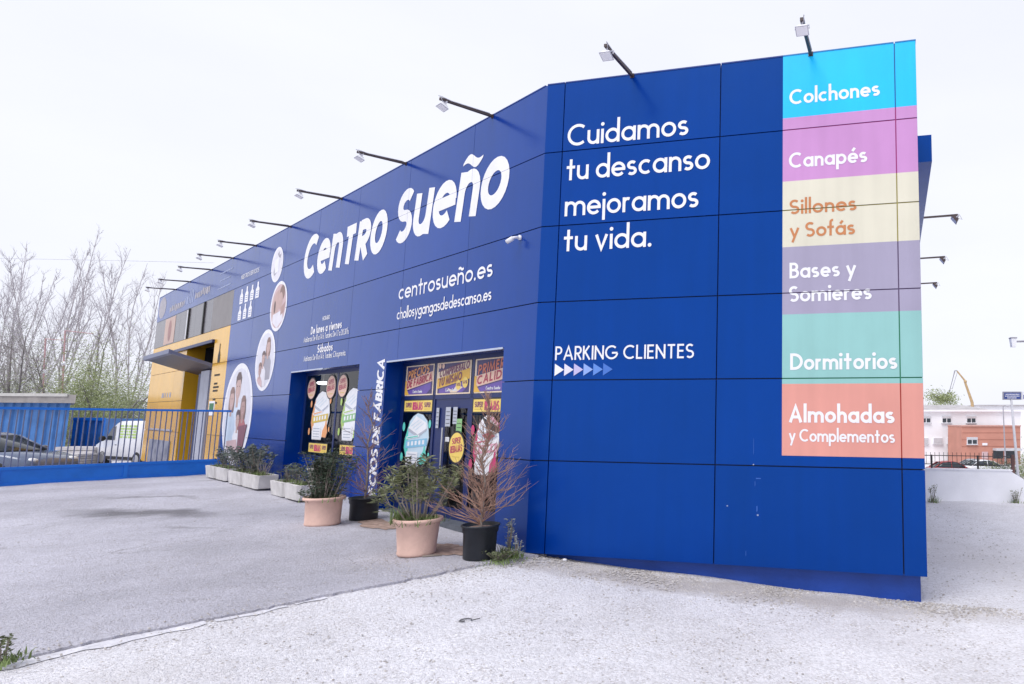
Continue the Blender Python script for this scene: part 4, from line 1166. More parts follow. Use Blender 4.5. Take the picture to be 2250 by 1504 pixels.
# faded prints high on the far end
lay_polys('faded_disc', [(disc(24.25, 3.98, .62, .40, 30), 0)], lambda u, v, o: PA(u, v, o), M_cream, shop, o0=.003)
for (a, b, z0_, z1_, m) in ((22.9, 20.7, 3.62, 3.92, M_cream), (20.6, 20.2, 3.66, 4.0, M_fadew), (20.0, 19.5, 3.64, 4.15, M_fadew), (19.2, 17.3, 3.70, 4.0, M_cream)):
    q, x, rr = [], a, random.Random(int(a * 10))
    while x > b:
        w = rr.uniform(.12, .3); q.append(([(x, z0_ + rr.uniform(0, .08)), (x - w, z0_ + rr.uniform(0, .08)), (x - w - .04, z1_ - rr.uniform(0, .12)), (x - .03, z1_ - rr.uniform(0, .1))], 0)); x -= w + .06
    lay_polys('faded_print', q, lambda u, v, o: PA(u, v, o), m, shop, o0=.003)
for (a, b, z) in ((16.3, 14.95, 4.12), (16.2, 15.1, 3.9), (16.4, 15.0, 3.68)):
    lay_polys('faded_print', [([(a, z), (b, z + .0), (b, z + .035), (a, z + .035)], 0)], lambda u, v, o: PA(u, v, o), M_fadew, shop, o0=.003)
mb = MB(); mb.box(21.72, 23.35, .002, .006, 2.52, 3.45, fa); pk = mb.build('pink_poster', M_pinkp, shop)
mb = MB(); mb.poly([PA(s, z, .008) for s, z in disc(22.5, 2.98, .25, .38, 20)]); mb.build('poster_motif', mk('motif', (.33, .18, .17), .5, .2), pk)
for s_ in (19.72, 17.72):
    mb = MB(); mb.box(s_ - .05, s_ + .05, .002, .03, 2.49, 3.48, fa); mb.build('window_bar', M_ink, shop)
mb = MB(); mb.box(19.84, 19.98, .002, .012, 2.49, 3.46, fa); mb.build('window_bar', PM['wht'], shop)

# side fascia on the wall round the corner
mb = MB(); mb.box(2.0, 14.0, 0.02, .29, 3.79, 4.20, lambda t, o, z: PD(t, z, o)); mb.build('side_fascia', M_blue, shop)

# ------------------------------------------------------------------ floodlights on arms
M_arm = mk('dark_brown_steel', (.055, .035, .035), .5, .2)
M_head = mk('pale_lamp_housing', (.86, .86, .88), .4, .1)
M_lens = mk('lamp_glass', (.92, .92, .94), .15, .05)
M_cable = mk('grey_cable', (.50, .50, .56), .6, .1)
def make_flood(name, label, L, tilt, pale=True, rise=-.06, hs_=.66):
    t = thing(name, label, 'floodlight', group='floodlights on arms along the parapet')
    mb = MB(); mb.hexa([(0, -.018, -.018), (0, .018, -.018), (0, .018, .018), (0, -.018, .018), (L, -.018, rise - .018), (L, .018, rise - .018), (L, .018, rise + .018), (L, -.018, rise + .018)])
    mb.build('arm', M_arm, t, local=True)
    mb = MB(); mb.box(-.02, .006, -.028, .028, -.028, .028); mb.build('base_plate', M_arm, t, local=True)
    c, s = math.cos(tilt), math.sin(tilt)
    px, pz = L - .05, rise - .085
    K = hs_
    def f(x, y, z): x, y, z = x * K, y * K, z * K; return (px + x * c - z * s, y, pz + x * s + z * c)
    mb = MB()
    w0, w1 = .10, .055
    mb.hexa([f(-.085, -w0, -.04), f(.085, -w0, -.04), f(.085, w0, -.04), f(-.085, w0, -.04), f(-.055, -w1, .04), f(.055, -w1, .04), f(.055, w1, .04), f(-.055, w1, .04)])
    mb.build('lamp_head', M_head if pale else M_arm, t, local=True)
    mb = MB(); mb.box(-.092, .092, -.108, .108, -.052, -.041, f); mb.build('rim', M_cable if pale else M_arm, t, local=True)
    mb = MB(); mb.box(-.08, .08, -.095, .095, -.056, -.0525, f); mb.build('lens', M_lens, t, local=True)
    mb = MB(); mb.tube([f(0, -.115, 0), f(0, -.115, .075), f(0, .115, .075), f(0, .115, 0)], .008, 6); mb.tube([f(0, 0, .075), (px + .01, 0, rise - .005)], .01, 6); mb.build('bracket', M_cable, t, local=True)
    mb = MB(); mb.tube([f(.02, 0, .05), f(.10, .03, .11), (L + .03, .03, rise + .02), (L - .02, .02, rise + .03), (L - .15, .019, rise + .024), (0.05, .019, .02)], .006, 5); mb.build('cable', M_cable, t, local=True)
    return t
rzA, rzB, rzD = math.atan2(nA.y, nA.x), math.atan2(nB.y, nB.x), math.atan2(nD.y, nD.x)
flA = make_flood('floodlight', '', .76, .35)
lampsA = [(1.38, .74, 'floodlight arm on the long side nearest the corner of the blue shop'), (4.21, .76, 'second floodlight arm from the corner, above the last big letters'), (7.11, .76, 'third floodlight arm from the corner, above the first big letters'),
          (10.19, .76, 'fourth floodlight arm from the corner, above the small round picture'), (12.88, .76, 'fifth floodlight arm from the corner, above the bottle icons'), (15.0, .74, 'sixth floodlight arm from the corner, above the start of the yellow bay'),
          (17.32, .76, 'third floodlight arm from the far end of the long parapet'), (20.11, .76, 'second floodlight arm from the far end of the long parapet'), (22.21, .76, 'floodlight arm at the far end of the long parapet')]
for k, (s, L, lb) in enumerate(lampsA):
    o = flA if k == 0 else copy_tree(flA)
    o.location = PA(s, 4.42, .005); o.rotation_euler = (0, 0, rzA); o['label'] = lb
for k, (s, lb) in enumerate(((1.21, 'floodlight arm above the white slogan on the end facade'), (3.53, 'floodlight arm above the cyan sign on the end facade'))):
    o = copy_tree(flA); o.location = PB(s, 4.42, .005); o.rotation_euler = (0, 0, rzB); o['label'] = lb
flD = make_flood('floodlight', '', 1.10, -.9, pale=False, rise=.02, hs_=.95)
for k, (t, lb) in enumerate(((6.5, 'nearest floodlight arm sticking out behind the coloured signs'), (9.9, 'middle floodlight arm sticking out behind the coloured signs'), (13.0, 'farthest floodlight arm sticking out behind the coloured signs'))):
    o = flD if k == 0 else copy_tree(flD); o.location = PD(t, 4.42 - .02 * k, .005); o.rotation_euler = (0, 0, rzD); o['label'] = lb
# wall camera
t = thing('security_camera', 'small white bullet camera on the long wall beside the corner', 'camera', PA(.50, 2.36, 0))
mb = MB(); mb.tube([PA(.47, 2.42, .0), PA(.47, 2.42, .025)], .034, 12); mb.build('base', M_white, t, True)
mb = MB(); mb.tube([PA(.47, 2.42, .03), PA(.48, 2.40, .10), PA(.50, 2.37, .12)], .018, 8); mb.build('arm', M_white, t, True)
mb = MB(); mb.tube([PA(.47, 2.39, .11), PA(.55, 2.34, .15)], .03, 12); mb.build('body', M_white, t, True)
mb = MB(); mb.tube([PA(.5505, 2.3397, .1502), PA(.554, 2.3375, .152)], .022, 12); mb.build('lens', M_ink, t)

# ------------------------------------------------------------------ sliding gate of blue bars
M_gate = mk('bright_blue_paint', (.008, .17, .66), .42, .12, 3)
M_bar = mk('dull_bar_paint', (.13, .15, .25), .5, .25, 4)
GO = Vector((-13.62, 16.12, 0))                              # where the gate meets the wall
gd = (Vector((-15.6, 12.92, 0)) - Vector((-13.97, 15.7, 0))).normalized()
gate = thing('sliding_gate', 'blue sliding gate of thin upright bars over a solid lower sheet', 'gate', (GO.x, GO.y, 0.16))
gn = Vector((-gd.y, gd.x, 0))
def gp(u, o, z): return GO + gd * u + gn * o + Vector((0, 0, z))
GL = 7.5; zb, z1g, zt = .17, .50, 1.75
def gbox(u0, u1, o0, o1, a, b, name, m):
    mb = MB(); mb.box(u0, u1, o0, o1, a, b, gp); return mb.build(name, m, gate)
gbox(0, GL, -.02, .02, zt, zt + .05, 'top_rail', M_gate)
gbox(0, GL, -.03, .03, z1g, z1g + .06, 'middle_rail', M_gate)
gbox(0, GL, -.03, .03, zb, zb + .05, 'bottom_rail', M_gate)
for k in range(4):
    gbox(1.9 * k, 1.9 * k + .07, -.032, .032, zb + .05, z1g, 'lower_post', M_gate)
    gbox(1.9 * k + .07, min(1.9 * k + 1.9, GL), -.008, .008, zb + .05, z1g, 'lower_sheet', M_gate)
u = .04
while u < GL:
    gbox(u, u + .018, -.009, .009, z1g + .06, zt, 'bar', M_bar); u += .098
M_kerb = mk('worn_concrete_kerb', (.50, .48, .49), .9, .2, 5, .4, 30)
mb = MB(); mb.box(-.2, 9.5, -.10, .12, -.1, .12, gp); tag(mb.build('gate_track_kerb', M_kerb), kind='structure')

# ------------------------------------------------------------------ concrete troughs along the wall
M_trough = mk('whitewashed_concrete', (.60, .58, .57), .85, .18, 4, .35, 35)
M_weed = mk('dull_green_leaf', (.14, .16, .08), .7, .35, 2)
M_weed2 = mk('grey_green_leaf', (.12, .145, .125), .7, .35, 2)
M_grass = mk('grass_green', (.17, .23, .08), .7, .35, 3)
M_stem = mk('grey_stem', (.26, .22, .19), .8, .25, 6)
M_dead = mk('dead_brown_twig', (.36, .22, .165), .85, .3, 8)
M_dead2 = mk('dead_purple_twig', (.25, .16, .16), .85, .3, 8)
def trough(sR, sL, o1, lab):
    zg = g1(*(PA((sR + sL) / 2, 0, o1 - .15).xy)) + .02
    base = PA((sR + sL) / 2, 0, o1 - .17); base.z = zg
    t = thing('concrete_trough', lab, 'planter', base, group='white troughs along the long wall')
    h, d, ch = .29, .36, .05
    def T(s, o, z): p = PA(s, 0, o); p.z = zg + z; return p
    mid = (sR + sL) / 2
    for (a, b) in ((sR, mid - .012), (mid + .012, sL)):
        mb = MB()
        oo, oi = o1, o1 - d
        prof = lambda z, k: [(a + k, oi), (a + k, oo - ch), (a + k + ch, oo - k * .6), (b - ch - k, oo - k * .6), (b - k, oo - ch), (b - k, oi)]
        lv = [prof(.03, .03), prof(h * .82, .0), prof(h, -.012)]
        zs = [.03, h * .8, h]
        n = 6; i0 = len(mb.v)
        for pr, z in zip(lv, zs):
            for (s, o) in pr: mb.v.append(tuple(T(s, o, z)))
        for (s, o) in [(a + .04, oi + .04), (a + .04, oo - ch), (a + .07, oo - .05), (b - .07, oo - .05), (b - .04, oo - ch), (b - .04, oi + .04)]: mb.v.append(tuple(T(s, o, h)))
        for (s, o) in [(a + .04, oi + .04), (a + .04, oo - ch), (a + .07, oo - .05), (b - .07, oo - .05), (b - .04, oo - ch), (b - .04, oi + .04)]: mb.v.append(tuple(T(s, o, h - .06)))
        for L_ in range(4):
            for k in range(n): mb.f.append((L_ * n + k, L_ * n + (k + 1) % n, (L_ + 1) * n + (k + 1) % n, (L_ + 1) * n + k))
        mb.f.append(tuple(range(n))[::-1])
        mb.build('trough_shell', M_trough, t)
        mb = MB(); mb.poly([T(s, o, h - .05) for s, o in [(a + .045, oi + .045), (b - .045, oi + .045), (b - .045, oo - .055), (a + .045, oo - .055)]]); mb.build('soil', M_soil2, t)
    return t, T, h, d
def grass(mb, fn, n, hgt, spread=.5):
    for _ in range(n):
        p = Vector(fn()); l = R.uniform(.4, 1) * hgt; a = R.uniform(0, 6.28); k = R.uniform(.1, spread)
        d = Vector((math.cos(a) * k, math.sin(a) * k, 1)).normalized()
        s = Vector((-math.sin(a), math.cos(a), 0)) * .006
        tip = p + d * l + Vector((math.cos(a), math.sin(a), -.3)) * l * .25 * k
        i = len(mb.v); m_ = p + d * l * .55
        mb.v += [tuple(p - s), tuple(p + s), tuple(m_ + s * .7), tuple(m_ - s * .7), tuple(tip)]
        mb.f += [(i, i + 1, i + 2, i + 3), (i + 3, i + 2, i + 4)]
def shrub(stems_mb, leaf_mb, base, h, r, nst, nl, L, W, up=.9, lean=.35, start=.3):
    for _ in range(nst):
        a = R.uniform(0, 6.28); k = R.uniform(.15, 1) * r
        tip = Vector(base) + Vector((math.cos(a) * k, math.sin(a) * k, h * R.uniform(.6, 1)))
        p0 = Vector(base) + Vector((math.cos(a), math.sin(a), 0)) * k * .22
        mid = p0.lerp(tip, .5) + Vector((R.uniform(-.05, .05), R.uniform(-.05, .05), R.uniform(0, .06))) * h
        pts = [p0, p0.lerp(mid, .5), mid, mid.lerp(tip, .5), tip]
        stems_mb.tube(pts, [.009 * h + .003, .008 * h + .002, .006, .004, .002], 4, False)
        for q in range(nl):
            f = start + (1 - start) * (1 - R.random() ** 1.6)
            k4 = f * 4; i = min(3, int(k4)); p = pts[i].lerp(pts[i + 1], k4 - i)
            p = p + Vector((R.gauss(0, .035), R.gauss(0, .035), R.gauss(0, .03))) * h
            b = R.uniform(0, 6.28)
            d = Vector((math.cos(b), math.sin(b), R.uniform(-.1, up)))
            leaf_mb.leaf(p, d, L * R.uniform(.6, 1.15), W)
tr = []
for (sR, sL, o1, lab) in ((10.62, 12.36, .66, 'farthest white concrete trough, next to the blue gate'), (8.36, 10.42, .66, 'middle white concrete trough with a grey-green bush'), (6.10, 7.66, .62, 'nearest white concrete trough, behind the terracotta pot')):
    t, T, h, d = trough(sR, sL, o1, lab)
    mb = MB(); grass(mb, lambda: T(R.uniform(sR + .1, sL - .1), o1 - R.uniform(.06, .3), h - .06), 320, .16); mb.build('grass', M_grass, t)
    tr.append((t, T, h, sR, sL, o1))
t, T, h, sR, sL, o1 = tr[0]
a_, b_ = MB(), MB()
for s in (11.2, 11.5, 11.8): shrub(a_, b_, T(s, o1 - .2, h - .05), .5, .25, 8, 22, .07, .03)
a_.build('stems', M_stem, t); b_.build('foliage', M_weed2, t)
t, T, h, sR, sL, o1 = tr[1]
a_, b_ = MB(), MB()
for s in (9.3, 9.6, 9.95, 10.2): shrub(a_, b_, T(s, o1 - .22, h - .05), .62, .36, 12, 40, .07, .028, start=.1)
for s in (8.7, 8.9): shrub(a_, b_, T(s, o1 - .2, h - .05), .42, .2, 7, 4, .05, .02)
a_.build('stems', M_stem, t); b_.build('foliage', M_weed2, t)
t, T, h, sR, sL, o1 = tr[2]
a_, b_ = MB(), MB()
for s in (7.5, 7.3, 7.1, 6.8, 6.5): shrub(a_, b_, T(s, o1 - .2, h - .05), .36, .16, 6, 14, .09, .022)
a_.build('stems', M_stem, t); b_.build('foliage', M_weed2, t)
# white bucket behind the nearest trough
bp_ = PA(6.72, 0, .14); bp_.z = g1(bp_.x, bp_.y) + .02
t = thing('white_bucket', 'tall white bucket with leaves, behind the nearest trough', 'bucket', bp_)
mb = MB(); mb.lathe([(.0, 0), (.13, 0), (.145, .30), (.16, .50), (.172, .50), (.172, .54), (.155, .54), (.15, .44), (0, .44)], bp_, 24); mb.build('bucket_body', M_trough, t, True)
a_, b_ = MB(), MB(); shrub(a_, b_, bp_ + Vector((0, 0, .44)), .34, .16, 8, 9, .08, .025); a_.build('stems', M_stem, t); b_.build('foliage', M_weed2, t)

# ------------------------------------------------------------------ potted plants before the entrance
def pot_pos(x, y):
    return Vector((x, y, g1(x, y) + .026))
M_terra = mk('pale_terracotta', (.70, .47, .39), .8, .12, 5, .25, 30)
_sp = pot_pos(-3.74, 7.33)
mb = MB(); mb.tube([_sp + Vector((-.10, -.02, .012)), _sp + Vector((0, .0, .02)), _sp + Vector((.09, .05, .014))], [.010, .011, .007], 7)
tag(mb.build('dry_stick', M_stem), 'short pale dry stick lying between the two front pots', 'stick')
M_blackpot = mk('black_plastic_pot', (.014, .017, .024), .45, .3, 6)
def terracotta(loc, rb, rt, h, label, nm):
    t = thing(nm, label, 'potted plant', loc)
    mb = MB(); mb.lathe([(0, .004), (rb * .96, .0), (rb, .012), (rb + .004, .03), (rb - .002, .045), (rt - .035, h - .06), (rt - .02, h - .045), (rt, h - .04), (rt + .004, h - .02), (rt - .002, h), (rt - .02, h), (rt - .035, h - .06), (0, h - .06)], loc, 40); mb.build('pot', M_terra, t, True)
    mb = MB(); mb.lathe([(0, h - .052), (rt - .04, h - .056)], loc, 24); mb.build('soil', M_soil2, t)
    return t
def blackpot(loc, rb, rt, h, label, nm):
    t = thing(nm, label, 'potted plant', loc)
    mb = MB(); mb.lathe([(0, 0), (rb, 0), (rb + .004, .01), (rt - .022, h - .09), (rt - .012, h - .085), (rt - .006, h - .02), (rt + .006, h - .018), (rt + .006, h), (rt - .008, h), (rt - .02, h - .05), (0, h - .05)], loc, 40); mb.build('pot', M_blackpot, t, True)
    mb = MB(); mb.lathe([(0, h - .03), (rt - .02, h - .044)], loc, 24); mb.build('soil', M_soil, t)
    return t
M_oleander = mk('oleander_leaf', (.17, .185, .09), .6, .45, 1.2)
M_bush = mk('dark_bush_leaf', (.075, .105, .065), .6, .45, 1.5)
l1 = pot_pos(-4.0, 7.47)
t = terracotta(l1, .205, .265, .42, 'pale terracotta pot with a leggy oleander before the entrance', 'potted_oleander')
a_, b_ = MB(), MB()
top = l1 + Vector((0, 0, .36))
for k in range(17):
    a = R.uniform(0, 6.28); r = R.uniform(.12, .52)
    tip = top + Vector((math.cos(a) * r, math.sin(a) * r, R.uniform(.24, .66) + (.12 if r < .3 else 0)))
    p0 = top + Vector((math.cos(a), math.sin(a), 0)) * r * .3
    m1 = p0.lerp(tip, .45) + Vector((R.uniform(-.05, .05), R.uniform(-.05, .05), .05))
    pts = [p0, p0.lerp(m1, .5), m1, m1.lerp(tip, .5), tip]
    a_.tube(pts, [.011, .0095, .008, .006, .004], 5, False)
    tips = [tip]
    for q in range(3):
        b0_ = m1.lerp(tip, R.uniform(0, .7)); b = R.uniform(0, 6.28)
        e = b0_ + Vector((math.cos(b) * .13, math.sin(b) * .13, R.uniform(.1, .24))); a_.tube([b0_, b0_.lerp(e, .5) + Vector((0, 0, -.01)), e], [.006, .004, .003], 4, False); tips.append(e)
    for e in tips:
        for q in range(23):
            b = R.uniform(0, 6.28); dz = R.uniform(-.13, .02)
            b_.leaf(e + Vector((R.gauss(0, .012), R.gauss(0, .012), dz)), (math.cos(b), math.sin(b), R.uniform(.1, 1.1)), R.uniform(.07, .125), .019)
a_.build('stems', M_stem, t); b_.build('foliage', M_oleander, t)
mb = MB(); grass(mb, lambda: top + Vector((R.gauss(0, .11), R.gauss(0, .11), 0)), 420, .13, .9); mb.build('grass', M_grass, t)
mb = MB(); grass(mb, lambda: top + Vector((-.2 + R.gauss(0, .03), R.gauss(0, .09), .02)), 110, .26, 1.6); mb.build('grass', M_grass, t)
def dead_conifer(t, loc, h, nbr, seed, m):
    rr = random.Random(seed)
    a_, b_ = MB(), MB()
    tr_ = [loc + Vector((rr.uniform(-.012, .012) * k, rr.uniform(-.012, .012) * k, h * k / 6)) for k in range(7)]
    a_.tube(tr_, [.016, .014, .012, .009, .007, .004, .002], 6, False)
    for k in range(nbr):
        f = ((k + rr.random()) / nbr) ** 1.35 * .93 + .02
        i = min(5, int(f * 6)); p = tr_[i].lerp(tr_[i + 1], f * 6 - i)
        a = rr.uniform(0, 6.28)
        L = (h * .33) * (1 - f) ** .9 * rr.uniform(.55, 1.15) + .05
        el_ = rr.uniform(.25, .75) + f * .6
        d = Vector((math.cos(a) * math.cos(el_), math.sin(a) * math.cos(el_), math.sin(el_)))
        e1 = p + d * L * .5 + Vector((rr.gauss(0, .09), rr.gauss(0, .09), rr.gauss(0, .07))) * L; e2 = p + d * L + Vector((rr.gauss(0, .12) * L, rr.gauss(0, .12) * L, L * rr.uniform(-.1, .35)))
        b_.tube([p, e1, e2], [.0055, .004, .0015], 4, False)
        for q in range(10):
            s = p.lerp(e1, rr.random()) if rr.random() < .4 else e1.lerp(e2, rr.random())
            dd = (d + Vector((rr.uniform(-.8, .8), rr.uniform(-.8, .8), rr.uniform(-.2, .7)))).normalized()
            b_.tube([s, s + dd * L * rr.uniform(.12, .32)], [.0024, .001], 3, False)
    a_.build('trunk', M_stem, t); b_.build('dead_branches', m, t)
l2 = pot_pos(-3.21, 7.36)
t = blackpot(l2, .17, .205, .385, 'black plastic pot with a dead brown conifer by the corner', 'potted_dead_conifer')
dead_conifer(t, l2 + Vector((0, 0, .34)), 1.62, 150, 5, M_dead)
l3 = pot_pos(-6.3, 9.16)
t = terracotta(l3, .22, .262, .40, 'pale terracotta pot with a dense dark green bush', 'potted_bush')
a_, b_ = MB(), MB()
for k in range(3): shrub(a_, b_, l3 + Vector((R.uniform(-.1, .1), R.uniform(-.1, .1), .34)), .74, .34, 16, 80, .06, .018, start=.02)
shrub(a_, b_, l3 + Vector((-.08, -.12, .36)), .2, .18, 10, 20, .08, .02, start=.1)
a_.build('stems', M_stem, t); b_.build('foliage', M_bush, t)
mb = MB(); grass(mb, lambda: l3 + Vector((R.gauss(0, .11), R.gauss(0, .11), .34)), 260, .12, .9); mb.build('grass', M_grass, t)
l4 = pot_pos(-6.02, 9.66)
t = blackpot(l4, .185, .215, .33, 'black pot with a thin dead conifer under the vertical slogan', 'potted_dead_conifer')
dead_conifer(t, l4 + Vector((0, 0, .28)), 1.72, 75, 11, M_dead2)
# weeds at the corner of the shop, by the lower left and by the white wall
def weed(loc, h, r, n, label, m=M_weed, gr=60, lf=16):
    t = thing('weed', label, 'weed', loc)
    a_, b_ = MB(), MB(); shrub(a_, b_, loc, h, r, n, lf, .045, .018, start=.2); a_.build('stems', M_stem, t); b_.build('foliage', m, t)
    mb = MB(); grass(mb, lambda: Vector(loc) + Vector((R.gauss(0, r * .6), R.gauss(0, r * .6), 0)), gr, h * .4, 1.0); mb.build('grass', M_grass, t)
M_pale = mk('pale_weed_leaf', (.30, .33, .34), .7, .3, 4)
p = pot_pos(-2.98, 7.62); weed(p, .42, .10, 6, 'tall pale weed against the long wall beside the black pot', M_pale, 60, 20)
p = pot_pos(-2.82, 7.47); weed(p, .30, .08, 5, 'small pale weed right at the shop corner', M_pale, 60)
p = pot_pos(-2.93, 7.28); weed(p, .12, .20, 16, 'low brownish weed clump on the broken asphalt edge', M_weed, 260, 22)
p = pot_pos(-5.05, 4.33); weed(p, .20, .10, 6, 'scraggly weed at the lower left end of the broken edge', M_weed, 110)
# litter: a dark twist of wire or leaf
p = Vector((-2.42, 5.40, 0)); p.z = g1(p.x, p.y) + .012
mb = MB()
mb.tube([p + Vector((.05 * math.cos(a * .7) - .02, .035 * math.sin(a * .7), .004 + .004 * math.sin(a))) for a in range(8)], .006, 5)
mb.tube([p + Vector((.03, .0, .005)), p + Vector((.09, .03, .012))], .005, 5)
tag(mb.build('leaf_scrap', mk('dark_scrap', (.12, .12, .13), .7, .2)), 'curled dark scrap lying alone on the pale foreground', 'litter')
p = PB(.52, 0, -.02); p.z = g1(p.x, p.y)
mb = MB(); mb.ell((p.x, p.y, p.z + .01), (.032, .022, .018), 9, 5); tag(mb.build('white_stone', PM['wht'], smooth=True), 'single white stone lying against the blue plinth', 'stone')
# ------------------------------------------------------------------ surroundings: a bearing in the photograph plus a real distance gives a place
def at(px, py, Y):
    r = _rx * ((px - 1663.26) / 1350) - _ry * ((py - 774.08) / 1350) + _f
    r = r * (Y / r.y)
    return Vector((r.x, r.y, r.z + EYE))
def on_ground(px, Y):
    p = at(px, 900, Y); p.z = g1(p.x, p.y); return p

# ---- cars
M_tyre = mk('tyre_rubber', (.02, .02, .022), .8, .2)
M_rim = mk('alloy_rim', (.45, .46, .48), .35, .1, metal=.7)
M_cglass = mk('car_glass', (.03, .04, .05), .08, .1)
M_hlight = mk('headlight_glass', (.70, .72, .75), .1, .05)
def ring(x, w, zb, zt, tum=.93):
    return [(x, -w * .90, zb), (x, w * .90, zb), (x, w, zb + .12), (x, w, zt - .09), (x, w * tum, zt), (x, -w * tum, zt), (x, -w, zt - .09), (x, -w, zb + .12)]
def loft(mb, rings):
    n = len(rings[0]); i0 = len(mb.v)
    for r in rings: mb.v += r
    for k in range(len(rings) - 1):
        for j in range(n): mb.f.append((i0 + k * n + j, i0 + k * n + (j + 1) % n, i0 + (k + 1) * n + (j + 1) % n, i0 + (k + 1) * n + j))
    mb.f.append(tuple(range(i0, i0 + n))[::-1]); mb.f.append(tuple(range(i0 + (len(rings) - 1) * n, i0 + len(rings) * n)))
def wheels(t, xs, w, r):
    for x in xs:
        for sgn in (-1, 1):
            mb = MB(); c = (x, sgn * (w - .09), r)
            mb.tube([(x, sgn * (w - .19), r), (x, sgn * (w - .17), r), (x, sgn * (w - .02), r), (x, sgn * w, r)], [r * .9, r, r, r * .9], 22); wh = mb.build('wheel', M_tyre, t, local=True)
            mb = MB(); mb.tube([(x, sgn * (w + .002), r), (x, sgn * (w + .008), r)], [r * .62, r * .55], 16); mb.build('rim', M_rim, wh, local=True)
def sedan(loc, rz, paint, label, name='parked_car'):
    t = thing(name, label, 'car', loc, rz)
    mb = MB()
    loft(mb, [ring(-2.1, .70, .35, .80), ring(-2.0, .82, .25, .92), ring(-1.5, .86, .22, .98), ring(-.4, .88, .2, .95), ring(.75, .88, .2, .92), ring(1.5, .86, .22, .84), ring(1.95, .80, .26, .72), ring(2.12, .66, .34, .60)])
    mb.build('body', paint, t, True, True)
    mb = MB(); loft(mb, [[(x, -wb, zb), (x, wb, zb), (x + dx, wt, zt), (x + dx, -wt, zt)] for (x, dx, wb, wt, zb, zt) in ((-1.75, .0, .76, .74, .93, .95), (-1.1, .0, .80, .64, .93, 1.36), (-.1, 0, .82, .66, .92, 1.43), (.25, 0, .82, .64, .92, 1.36), (1.0, 0, .80, .78, .90, .93))])
    mb.build('window_glass', M_cglass, t, True, True)
    mb = MB(); loft(mb, [[(x, -w, z), (x, w, z), (x, w * .96, z + .03), (x, -w * .96, z + .03)] for (x, w, z) in ((-1.15, .62, 1.345), (-.6, .66, 1.41), (-.1, .665, 1.425), (.25, .645, 1.35))])
    for sgn in (-1, 1):
        mb.tube([(.26, sgn * .645, 1.36), (1.02, sgn * .80, .915)], .028, 6); mb.tube([(-.35, sgn * .655, 1.42), (-.35, sgn * .83, .93)], .03, 6); mb.tube([(-1.12, sgn * .63, 1.36), (-1.78, sgn * .76, .94)], .04, 6)
    mb.build('roof', paint, t, True, True)
    wheels(t, (-1.3, 1.3), .88, .31)
    for sgn in (-1, 1):
        mb = MB(); mb.ell((1.95, sgn * .58, .66), (.16, .14, .07), 10, 6); mb.build('headlight', M_hlight, t, True, True)
        mb = MB(); mb.ell((.72, sgn * .98, .98), (.07, .1, .07), 8, 5); mb.build('mirror', paint, t, True, True)
    return t
M_carblue = mk('dark_blue_metallic', (.10, .13, .21), .15, .1, spec=.7)
M_vanw = mk('white_car_paint', (.74, .75, .79), .25, .04, spec=.6)
M_redp = mk('red_car_paint', (.30, .03, .03), .3, .1)
M_silver = mk('grey_car_paint', (.30, .31, .34), .3, .1)
p = on_ground(-22, 19.0)
sedan(p, math.radians(4), M_carblue, 'dark blue saloon parked behind the left end of the gate')
def van(loc, rz, label):
    t = thing('delivery_van', label, 'van', loc, rz)
    mb = MB()
    W_ = .88
    loft(mb, [ring(-2.15, .82, .35, 1.72, .9), ring(-2.1, .86, .28, 1.80, .9), ring(-.3, W_, .24, 1.84, .9), ring(.35, W_, .24, 1.82, .88), ring(.75, W_, .24, 1.58, .82), ring(1.3, W_, .24, 1.12, .86), ring(1.45, W_, .24, 1.06, .9), ring(2.0, .84, .26, .92, .9), ring(2.14, .74, .34, .72, .9)])
    mb.build('body', M_vanw, t, True, True)
    for sgn in (-1, 1):
        mb = MB(); y = sgn * (W_ + .004); mb.poly([(1.22, y, 1.06), (.42, y, 1.06), (.42, y, 1.62), (.66, y, 1.60)]); mb.build('side_window', M_cglass, t, local=True)
        mb = MB(); mb.box(.25, .40, min(y, y - sgn * .003), max(y, y - sgn * .003), .86, .89); mb.build('door_handle', M_tyre, t, local=True)
        mb = MB(); mb.ell((1.12, sgn * 1.0, 1.12), (.08, .11, .11), 9, 6); mb.build('mirror', M_tyre, t, True, True)
        for k in range(5):
            for q in range(4):
                mb = MB(); x = .12 - q * .34; mb.box(x - .26 - .04 * (k % 2), x, min(y, y + sgn * .002), max(y, y + sgn * .002), 1.16 + k * .11, 1.23 + k * .11); mb.build('side_print', SM['lime'], t, local=True)
        mb = MB(); mb.box(-1.0, 1.0, sgn * .86 - .03, sgn * .86 + .03, .30, .42); mb.build('sill_trim', M_tyre, t, local=True)
        mb = MB(); mb.ell((1.96, sgn * .64, .80), (.15, .15, .10), 10, 6); mb.build('headlight', M_hlight, t, True, True)
    mb = MB(); mb.poly([(.80, -.68, 1.55), (.80, .68, 1.55), (1.30, .74, 1.12), (1.30, -.74, 1.12)]); mb.v = [(a + .02, b, c + .02) for a, b, c in mb.v]; mb.build('windscreen', M_cglass, t, local=True)
    wheels(t, (-1.3, 1.32), .88, .32)
    return t
p = on_ground(246, 25.0)
van(p + Vector((.95, .7, -.05)), math.radians(157), 'white delivery van with lime side print parked behind the gate')

